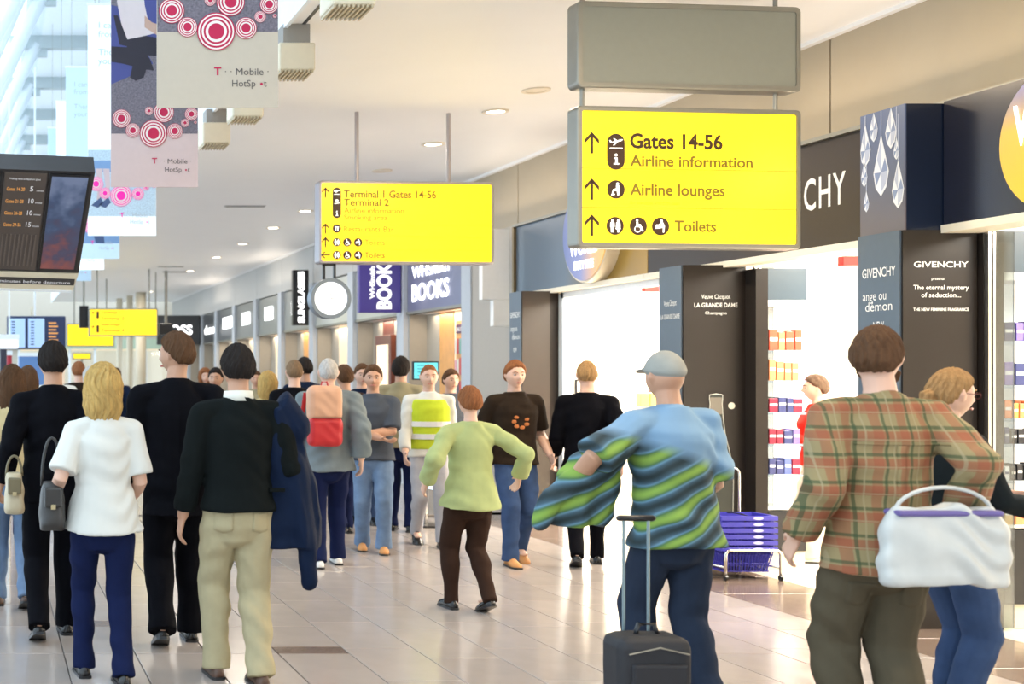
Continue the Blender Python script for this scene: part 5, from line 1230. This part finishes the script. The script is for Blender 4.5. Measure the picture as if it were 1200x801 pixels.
# 5 beige coat at left
x, y = px_place(14, 712)
person('person in a beige coat and pale jeans at the left edge', x, y, R(0), 1.66, skin_l, dict(mat=F_BEIGE, hem=.92, loose=.04, name='coat', sleeve=.95), dict(mat=F_LJEANS, loose=.016), S_BROWN, ('long', H_BROWN), stride=.14, lead=1, vox=.011, fem=True, seed=5)
# 6 backpack man
x, y = px_place(385, 663)
P6 = person('grey-haired man in a grey jacket and white trainers carrying a red backpack', x, y, R(-6), 1.74, skin_l, dict(mat=F_GREYJ, hem=.80, loose=.045, name='jacket', sleeve=.95, collar=True, wr=.005), dict(mat=F_NAVY, loose=.018, cuff=.07), S_WHITE, ('crop', H_GREY), stride=.12, lead=-1, vox=.011, seed=6, wide=1.1)
redb = mat('red_nylon', (.45, .01, .015), .45); peachb = mat('faded_peach_nylon', (.58, .32, .20), .5)
t = thing('backpack', "small red backpack with a peach top on the grey-jacketed man's back", 'backpack', (x - .10, y - .28, 1.02)); 
b = MB(); b.cbox(-.14, .14, -.05, .09, 0, .24, .04); remesh(b, 'lower_pocket', redb, .010, t, smooth=4, wrinkle=.002)
b = MB(); b.cbox(-.145, .145, -.03, .10, .20, .50, .05); remesh(b, 'main_body', peachb, .010, t, smooth=4, wrinkle=.002)
MB().tube([(-.12, -.045, .235), (.12, -.045, .235)], .005, n=6).build('zip', black, t); MB().tube([(-.03, .03, .49), (-.02, .03, .53), (.02, .03, .53), (.03, .03, .49)], .007, n=6).build('grab_handle', redb, t)
for sx in (-1, 1): MB().tube([(sx*.12, .08, .10), (sx*.15, .16, .25), (sx*.13, .13, .44)], (.018, .005), n=8).build('shoulder_strap', redb, t)
# 10 navy tee man facing right-ish
x, y = px_place(437, 660); x, y = x*1.07, y*1.07
person('man in a slate t-shirt and pale jeans with forearms folded, facing the camera', x, y, R(165), 1.69, skin_t, dict(mat=F_GREYT, hem=.84, loose=.028, name='tshirt', sleeve=.45), dict(mat=F_LJEANS, loose=.018, cuff=.08), S_TAN, ('short', H_BROWN), stride=.10, lead=1, vox=.011, seed=8,
   hands={'L': (.06, .25, 1.12), 'R': (-.06, .28, 1.08)}, elbow={'L': (-1, -.3, -.6), 'R': (1, -.3, -.6)})
# 11 olive man
x, y = 4.24, 13.2
person('man in an olive shirt standing with his back turned at the cyan screen', x, y, R(-25), 1.79, skin_t, dict(mat=F_OLIVE, hem=.84, loose=.03, name='shirt', sleeve=.45, collar=True), dict(mat=F_NAVY, loose=.016), S_BLACK, ('short', H_BLACK), stride=.05, vox=.012, seed=9, hpitch=-.25, hands={'R': (.16, .32, 1.15)})
# 12 hi-vis
x, y = 4.15, 12.1
P12 = person('man in a yellow safety vest over a white shirt, facing the camera', x, y, R(170), 1.70, skin_l, dict(mat=F_WHITE, hem=.84, loose=.020, name='shirt', sleeve=.95, collar=True), dict(mat=fab('pale_grey_trousers', (.42, .41, .43)), loose=.016), S_BLACK, ('crop', H_AUB), stride=.15, vox=.012, seed=10)
g = MB(); g.tube([P12['U'](0, 0, z_)/P12['k'] for z_ in (.92, 1.05, 1.2, 1.32, 1.40)], [(.185, .14), (.185, .14), (.196, .152), (.20, .155), (.16, .13)], n=20); remesh(g, 'safety_vest', F_HIVIS, .012, P12['t'], 3, .003, k=P12['k'])
for z_ in (1.02, 1.14): MB().tube([P12['U'](0, 0, z_), P12['U'](0, 0, z_ + .05)], [(.197, .150), (.197, .150)], n=24).build('reflective_band', mat('silver_band', (.7, .7, .7), .3), P12['t'])
# 13 green jacket woman
x, y = px_place(551, 716)
person('woman in a pale lime jacket and dark brown trousers walking away mid-hall', x, y, R(4), 1.52, skin_l, dict(mat=F_LIME, hem=.80, loose=.036, name='jacket', sleeve=.92, flare=.15, wr=.005), dict(mat=F_BROWNT, loose=.018, cuff=.058), S_BLACK, ('short', H_AUB), stride=.13, lead=1, vox=.010, fem=True, seed=11, wide=1.15, hands={'L': (-.34, .04, 1.0), 'R': (.42, .05, 1.04)}, elbow={'L': (-.5, -1, 0), 'R': (.6, -1, 0)})
# 14 brown tee man
x, y = px_place(603, 660)
P14 = person('man in a dark brown printed t-shirt and jeans walking towards the camera', x, y, R(178), 1.72, skin_l, dict(mat=F_BRTEE, hem=.84, loose=.028, name='tshirt', sleeve=.42), dict(mat=F_JEANS, loose=.016, cuff=.075), S_TAN, ('short', H_AUB), stride=.16, lead=-1, vox=.010, seed=12, hands={'L': (-.27, .08, .95), 'R': (.28, .05, .92)})
om = mat('orange_shirt_print', (.45, .14, .03), .8)
for q in range(7):
    a = q*2*math.pi/7; c = P14['U'](.055*math.cos(a), .142, 1.22 + .05*math.sin(a)); MB().ball(c, (.022, .008, .018), 8).build('shirt_print', om, P14['t'])
# 15 black figure by the shop door
x, y = px_place(688, 663)
person('figure dressed in black in front of the bright shop opening', x, y, R(-20), 1.73, skin_l, dict(mat=F_BLACK, hem=.82, loose=.022, name='sweater', sleeve=.9), dict(mat=F_BLACK, loose=.012, cuff=.06), S_BLACK, ('crop', H_DBLOND), stride=.20, lead=-1, vox=.010, seed=13)
# 16 striped man with suitcase
strip = ramp_mat('green_blue_stripe_cloth', [(0, (.03, .05, .08)), (.15, (.10, .22, .30)), (.3, (.18, .30, .05)), (.42, (.05, .07, .07)), (.55, (.24, .40, .06)), (.7, (.06, .14, .22)), (.85, (.14, .28, .12)), (1, (.03, .05, .05))], axis=2, lo=.9, hi=1.22, rough=.85, noisy=.25, nscale=4)
Y16 = 6.05; X16 = (792 + 12)*Y16/1500
def stripes():
    m = bpy.data.materials.new('striped_jacket_cloth'); m.use_nodes = True; nt = m.node_tree; b = nt.nodes['Principled BSDF']; b.inputs['Roughness'].default_value = .85
    tc = nt.nodes.new('ShaderNodeTexCoord'); wv = nt.nodes.new('ShaderNodeTexWave'); wv.inputs['Scale'].default_value = 2.6; wv.inputs['Distortion'].default_value = 4.0; wv.inputs['Detail'].default_value = 1; wv.bands_direction = 'Z'
    mp = nt.nodes.new('ShaderNodeMapping'); mp.inputs['Rotation'].default_value = (0, .5, 0); nt.links.new(tc.outputs['Object'], mp.inputs[0]); nt.links.new(mp.outputs[0], wv.inputs[0])
    cr = nt.nodes.new('ShaderNodeValToRGB'); nt.links.new(wv.outputs[0], cr.inputs[0]); e = cr.color_ramp.elements
    for _ in range(3): e.new(.5)
    for i, (p, c) in enumerate(((0, (.015, .03, .035)), (.3, (.05, .10, .14)), (.5, (.12, .24, .34)), (.72, (.06, .14, .05)), (1, (.22, .36, .06)))): e[i].position = p; e[i].color = (*c, 1)
    nt.links.new(cr.outputs[0], b.inputs['Base Color']); return m
STR = stripes()
def color_block(src, upper, z_, soft):
    m = src.copy(); m.name = 'blue_and_striped_shirt'; nt = m.node_tree; b = nt.nodes['Principled BSDF']; cr = [q for q in nt.nodes if q.type == 'VALTORGB'][0]
    tc = [q for q in nt.nodes if q.type == 'TEX_COORD'][0]; sp = nt.nodes.new('ShaderNodeSeparateXYZ'); nt.links.new(tc.outputs['Object'], sp.inputs[0])
    ad = nt.nodes.new('ShaderNodeMath'); ad.operation = 'MULTIPLY_ADD'; ad.inputs[1].default_value = .35; nt.links.new(sp.outputs[0], ad.inputs[0]); nt.links.new(sp.outputs[2], ad.inputs[2])
    mr = nt.nodes.new('ShaderNodeMapRange'); mr.inputs[1].default_value = z_ - soft; mr.inputs[2].default_value = z_ + soft; nt.links.new(ad.outputs[0], mr.inputs[0])
    mx = nt.nodes.new('ShaderNodeMix'); mx.data_type = 'RGBA'; nt.links.new(mr.outputs[0], mx.inputs[0]); nt.links.new(cr.outputs[0], mx.inputs[6]); mx.inputs[7].default_value = (*upper, 1)
    nt.links.new(mx.outputs[2], b.inputs['Base Color']); return m
STRB = color_block(STR, (.18, .31, .46), 1.22, .03)
P16 = person('man in a cap and blue shirt striped green below, pulling a black suitcase', X16, Y16, R(8), 1.71, skin_t, dict(mat=STRB, hem=.80, loose=.042, flare=.10, name='shirt', sleeve=.48, collar=True, wr=.006), dict(mat=fab('dark_denim', (.025, .035, .06)), loose=.022, cuff=.08), S_BLACK, ('cap', fab('pale_grey_cap', (.32, .32, .29))), stride=.12, lead=1, vox=.009, seed=14, wide=1.0, lean=.10,
    hands={'L': (-.42, .22, 1.08), 'R': (.20, .24, 1.0)}, elbow={'L': (-1, -.4, -.4), 'R': (.05, -1, -.2)})
def slv2(b):
    b.tube([(.10, -.03, .06), (-.06, -.05, -.02), (-.20, -.04, -.12), (-.25, -.03, -.24)], [.06, .06, .055, .045], n=12, dome=True)
cloth_drape("green and blue striped coat carried over the capped man's left arm", 'striped_coat', 'coat', (X16 - .36, Y16 + .10, 1.14), [(-.26, .13, -.06), (-.22, .17, -.05), (-.10, .16, -.02), (.0, .145, .0), (.07, .12, .03), (.10, .07, .04)], .065, STR, 5, wr=.008, extra=slv2)
# suitcase
sx0, sy0 = (740 + 12)*5.75/1500, 5.62
t = thing('suitcase', 'black wheeled suitcase with a pulled-out handle beside the capped man', 'suitcase', (sx0, sy0, 0))
b = MB(); b.cbox(-.16, .16, -.11, .11, .05, .47, .05); remesh(b, 'case_body', mat('black_nylon', (.012, .012, .016), .6, bump=.3, bscale=300), .010, t, smooth=3, wrinkle=.001)
MB().cbox(-.12, .12, -.13, -.10, .10, .36, .02).build('front_pocket', MATS['black_nylon'], t)
MB().tube([(-.13, -.112, .40), (0, -.118, .43), (.13, -.112, .40)], .004, n=6).build('zip', alu, t)
MB().tube([(-.05, 0, .46), (-.035, 0, .51), (.035, 0, .51), (.05, 0, .46)], .011, n=8).build('grab_handle', black, t, True)
for x_ in (-.055, .055): MB().tube([(x_, .09, .45), (x_, .09, .96)], .007, n=8).build('telescopic_tube', mat('blue_grey_tube', (.25, .33, .36), .3, .8), t)
MB().tube([(-.075, .09, .965), (.075, .09, .965)], .014, n=8, dome=True).build('grip', black, t, True)
for x_ in (-.12, .12): MB().tube([(x_ - .012, .09, .03), (x_ + .012, .09, .03)], .03, side=(0, 1, 0), n=14).build('wheel', black, t); MB().box(x_ - .015, x_ + .015, -.1, -.07, 0, .06).build('foot', black, t)
# 17 plaid man
PLAID = plaid_mat('plaid_flannel', (.27, .21, .10), (.28, .065, .03), (.035, .065, .025), (.34, .28, .16), .72)
Y17 = 5.2; X17 = (1030 + 12)*Y17/1500
P17 = person('bearded man in a red and green plaid shirt seen from behind at right', X17, Y17, R(-4), 1.79, skin_l, dict(mat=PLAID, hem=.78, loose=.032, name='plaid_shirt', sleeve=.95, collar=True, wr=.005), dict(mat=F_TAUPE, loose=.026, cuff=.085, wr=.005), S_BROWN, ('short', H_BROWN), stride=.06, vox=.009, seed=16, hyaw=R(-38), wide=1.10, hands={'L': (-.28, .06, .92), 'R': (.25, -.08, 1.02)}, elbow={'R': (0, -1, 0)})
MHb = P17['MH']; bd = MB(); kq = P17['k']
bd.tube([MHb @ V((-.06, .03, -.055)), MHb @ V((-.045, .065, -.085)), MHb @ V((0, .088, -.100)), MHb @ V((.045, .065, -.085)), MHb @ V((.06, .03, -.055))], [(.010, .02), (.012, .024), (.013, .026), (.012, .024), (.010, .02)], side=(0, 0, 1), n=10, dome=True)
remesh(bd, 'beard', H_BROWN, .007, P17['t'], 2, .001, k=kq)
tb = soft_bag("white carrier bag bulging behind the plaid-shirted man's hips", 'carrier_bag', (X17 + .06, Y17 - .27, .80), .52, .15, .30, mat('white_thin_plastic', (.50, .51, .49), .4, var=.08), handle=.10, seed=7, flap=False, taper=.92, wr=.009)
MB().cbox(-.20, .20, -.05, .05, .262, .285, .01).build('bag_rim', mat('violet_band', (.12, .09, .28), .5), tb)
# sewn details on the near garments
for P_, m_ in ((P3, F_KHAKI), (P16, MATS['dark_denim']), (P17, F_TAUPE)):
    for sx in (-1, 1): patch(P_, 'low', sx*.095 - .045, sx*.095 + .045, .80 if P_ is not P17 else .68, .90 if P_ is not P17 else .77, m_, 'back_pocket', z0b=(.785 if P_ is not P17 else .665))
for P_ in (P2, P4): patch(P_, 'top', -.002, .002, .80, 1.36, F_BLACK, 'back_seam', nx=1, nz=16, off=.001)
patch(P17, 'top', -.15, .15, 1.325, 1.332, MATS['plaid_flannel'], 'yoke_seam', nx=14, nz=1)
patch(P17, 'top', -.018, .018, .86, 1.325, MATS['plaid_flannel'], 'box_pleat', nx=2, nz=14, off=.002)
patch(P1, 'top', -.21, .21, .845, .858, F_WHITE, 'hem_band', nx=16, nz=1)
patch(P3, 'top', -.17, .17, .885, .93, F_DKSWEAT, 'ribbed_hem', nx=14, nz=2)
# 18 woman with glasses
Y18 = 5.75; X18 = (1112 + 12)*Y18/1500
F_BK = fab('black_green_top', (.012, .016, .018))
P18 = person('fair-haired woman with glasses in a black top, in profile facing right', X18, Y18, R(-88), 1.625, skin_l, dict(mat=F_BK, hem=.86, loose=.022, name='top', sleeve=.9), dict(mat=F_JEANS, loose=.02, cuff=.08), S_BLACK, ('tied', H_DBLOND), stride=.05, vox=.008, fem=True, seed=17, hpitch=.06, hands={'L': (-.16, .34, 1.12), 'R': (.16, .36, 1.08)})
g = MB(); g.tube([P18['U'](0, -.004, 1.46), P18['U'](0, -.002, 1.475)], [.071, .066], n=20); g.build('green_collar', fab('green_trim', (.03, .30, .12)), P18['t'], True)
M8 = P18['MH']; k8 = P18['k']; gl_ = MB()
for sx in (-1, 1):
    gl_.tube([M8 @ V((sx*.032 + .023*math.cos(a), .103, .0 + .015*math.sin(a))) for a in [2*math.pi*i/18 for i in range(18)]], .0017, side=(1, .2, 0), n=5, closed=True)
    gl_.tube([M8 @ V((sx*.055, .102, .004)), M8 @ V((sx*.075, .085, .005)), M8 @ V((sx*.083, -.005, .006))], .0017, n=5)
gl_.tube([M8 @ V((-.009, .104, .003)), M8 @ V((.009, .104, .003))], .0017, n=5)
go = gl_.build('glasses', mat('dark_red_metal', (.12, .02, .02), .3, .4), P18['t'])
for v_ in go.data.vertices: v_.co *= k8
# 19 red jacket woman in the shop
x, y = (957 + 12)*11.0/1500, 11.0
person('woman in a red jacket and stone trousers browsing inside the shop', x, y, R(70), 1.60, skin_l, dict(mat=F_RED, hem=.86, loose=.028, name='jacket', sleeve=.9), dict(mat=F_STONE, loose=.022, cuff=.085), S_WHITE, ('short', haircol('ash_hair', (.13, .08, .05))), stride=.06, vox=.011, fem=True, seed=18, hands={'L': (-.10, .34, 1.22), 'R': (.12, .30, 1.20)})
soft_bag("beige shoulder bag hanging at the red-jacketed woman's side", 'handbag', (x - .05, y - .22, .82), .26, .12, .26, mat('blush_leather', (.55, .45, .36), .5), handle=.3, seed=8)
soft_bag('black bag standing on the shop floor behind the plaid-shirted man', 'shopping_bag', (x + .12, y - .45, 0.002), .30, .16, .26, leather, handle=.1, seed=9)
# crowd behind
crowd = [
 ('balding man in a dark jacket just left of the backpack man', 345, 12.5, 1.75, F_BLACK, F_TAUPE, 'crop', haircol('light_brown_hair', (.22, .14, .08)), False, 0, skin_l),
 ('dark-haired man behind the balding man', 357, 14.6, 1.80, F_NAVYJ, F_NAVY, 'short', H_BLACK, False, 5, skin_t),
 ('fair-haired woman seen between khaki man and balding man', 314, 13.2, 1.62, F_BEIGE, F_NAVY, 'bob', H_BLOND, True, 0, skin_l),
 ('dark-haired woman in navy left of the khaki man\'s head', 253, 14.4, 1.68, F_NAVYJ, F_BLACK, 'short', H_BLACK, True, 160, skin_t),
 ('man in a white shirt behind the front row at far left', 62, 13.0, 1.79, F_WHITE, F_NAVY, 'short', H_BROWN, False, 0, skin_l),
 ('grey-haired person in pale blue right of the far left suit', 106, 14.2, 1.69, F_PBLUE, F_STONE, 'short', H_GREY, False, 0, skin_l),
 ('auburn-haired person far behind the blonde woman', 92, 17.0, 1.78, F_BRTEE, F_NAVY, 'short', H_AUB, False, 0, skin_l),
 ('long-haired woman behind the beige-coated person', 33, 12.4, 1.68, F_BROWNT, F_NAVY, 'long', H_BROWN, True, 0, skin_t),
 ('man in dark blue right of the backpack man', 424, 13.9, 1.72, F_NAVYJ, F_JEANS, 'short', H_BROWN, False, 175, skin_l),
 ('person in dark clothes behind the backpack man', 404, 12.9, 1.70, F_BROWNT, F_NAVY, 'short', H_BROWN, False, 10, skin_t),
 ('distant walker in navy left of the far columns', 136, 21.0, 1.72, F_NAVYJ, F_BLACK, 'short', H_BROWN, False, 0, skin_l),
 ('distant walker in brown near the far shop fronts', 240, 20.5, 1.70, F_TAUPE, F_NAVY, 'bob', H_AUB, True, 180, skin_l),
 ('person in grey partly behind the lime-jacketed woman', 528, 13.8, 1.66, F_GREYT, F_JEANS, 'short', H_BROWN, False, 185, skin_l),
 ('distant person in pale clothing near the shop piers', 300, 18.5, 1.66, F_OLIVE, F_BLACK, 'short', H_BROWN, True, 170, skin_t),
]
for i, (lb, px, Y, H, tm_, bm_, st, hr, fm, rot, sk) in enumerate(crowd):
    person(lb, (px + 12)*Y/1500, Y, R(rot), H, sk, dict(mat=tm_, hem=.82, loose=.028, name='jacket', sleeve=.95), dict(mat=bm_, loose=.016), S_BLACK, (st, hr), stride=.14 if i % 2 else .08, lead=1 if i % 3 else -1, vox=.016, fem=fm, seed=20 + i)
print('tris', sum(len(p.vertices) - 2 for o in bpy.data.objects if o.type == 'MESH' for p in o.data.polygons), 'objects', len(bpy.data.objects))
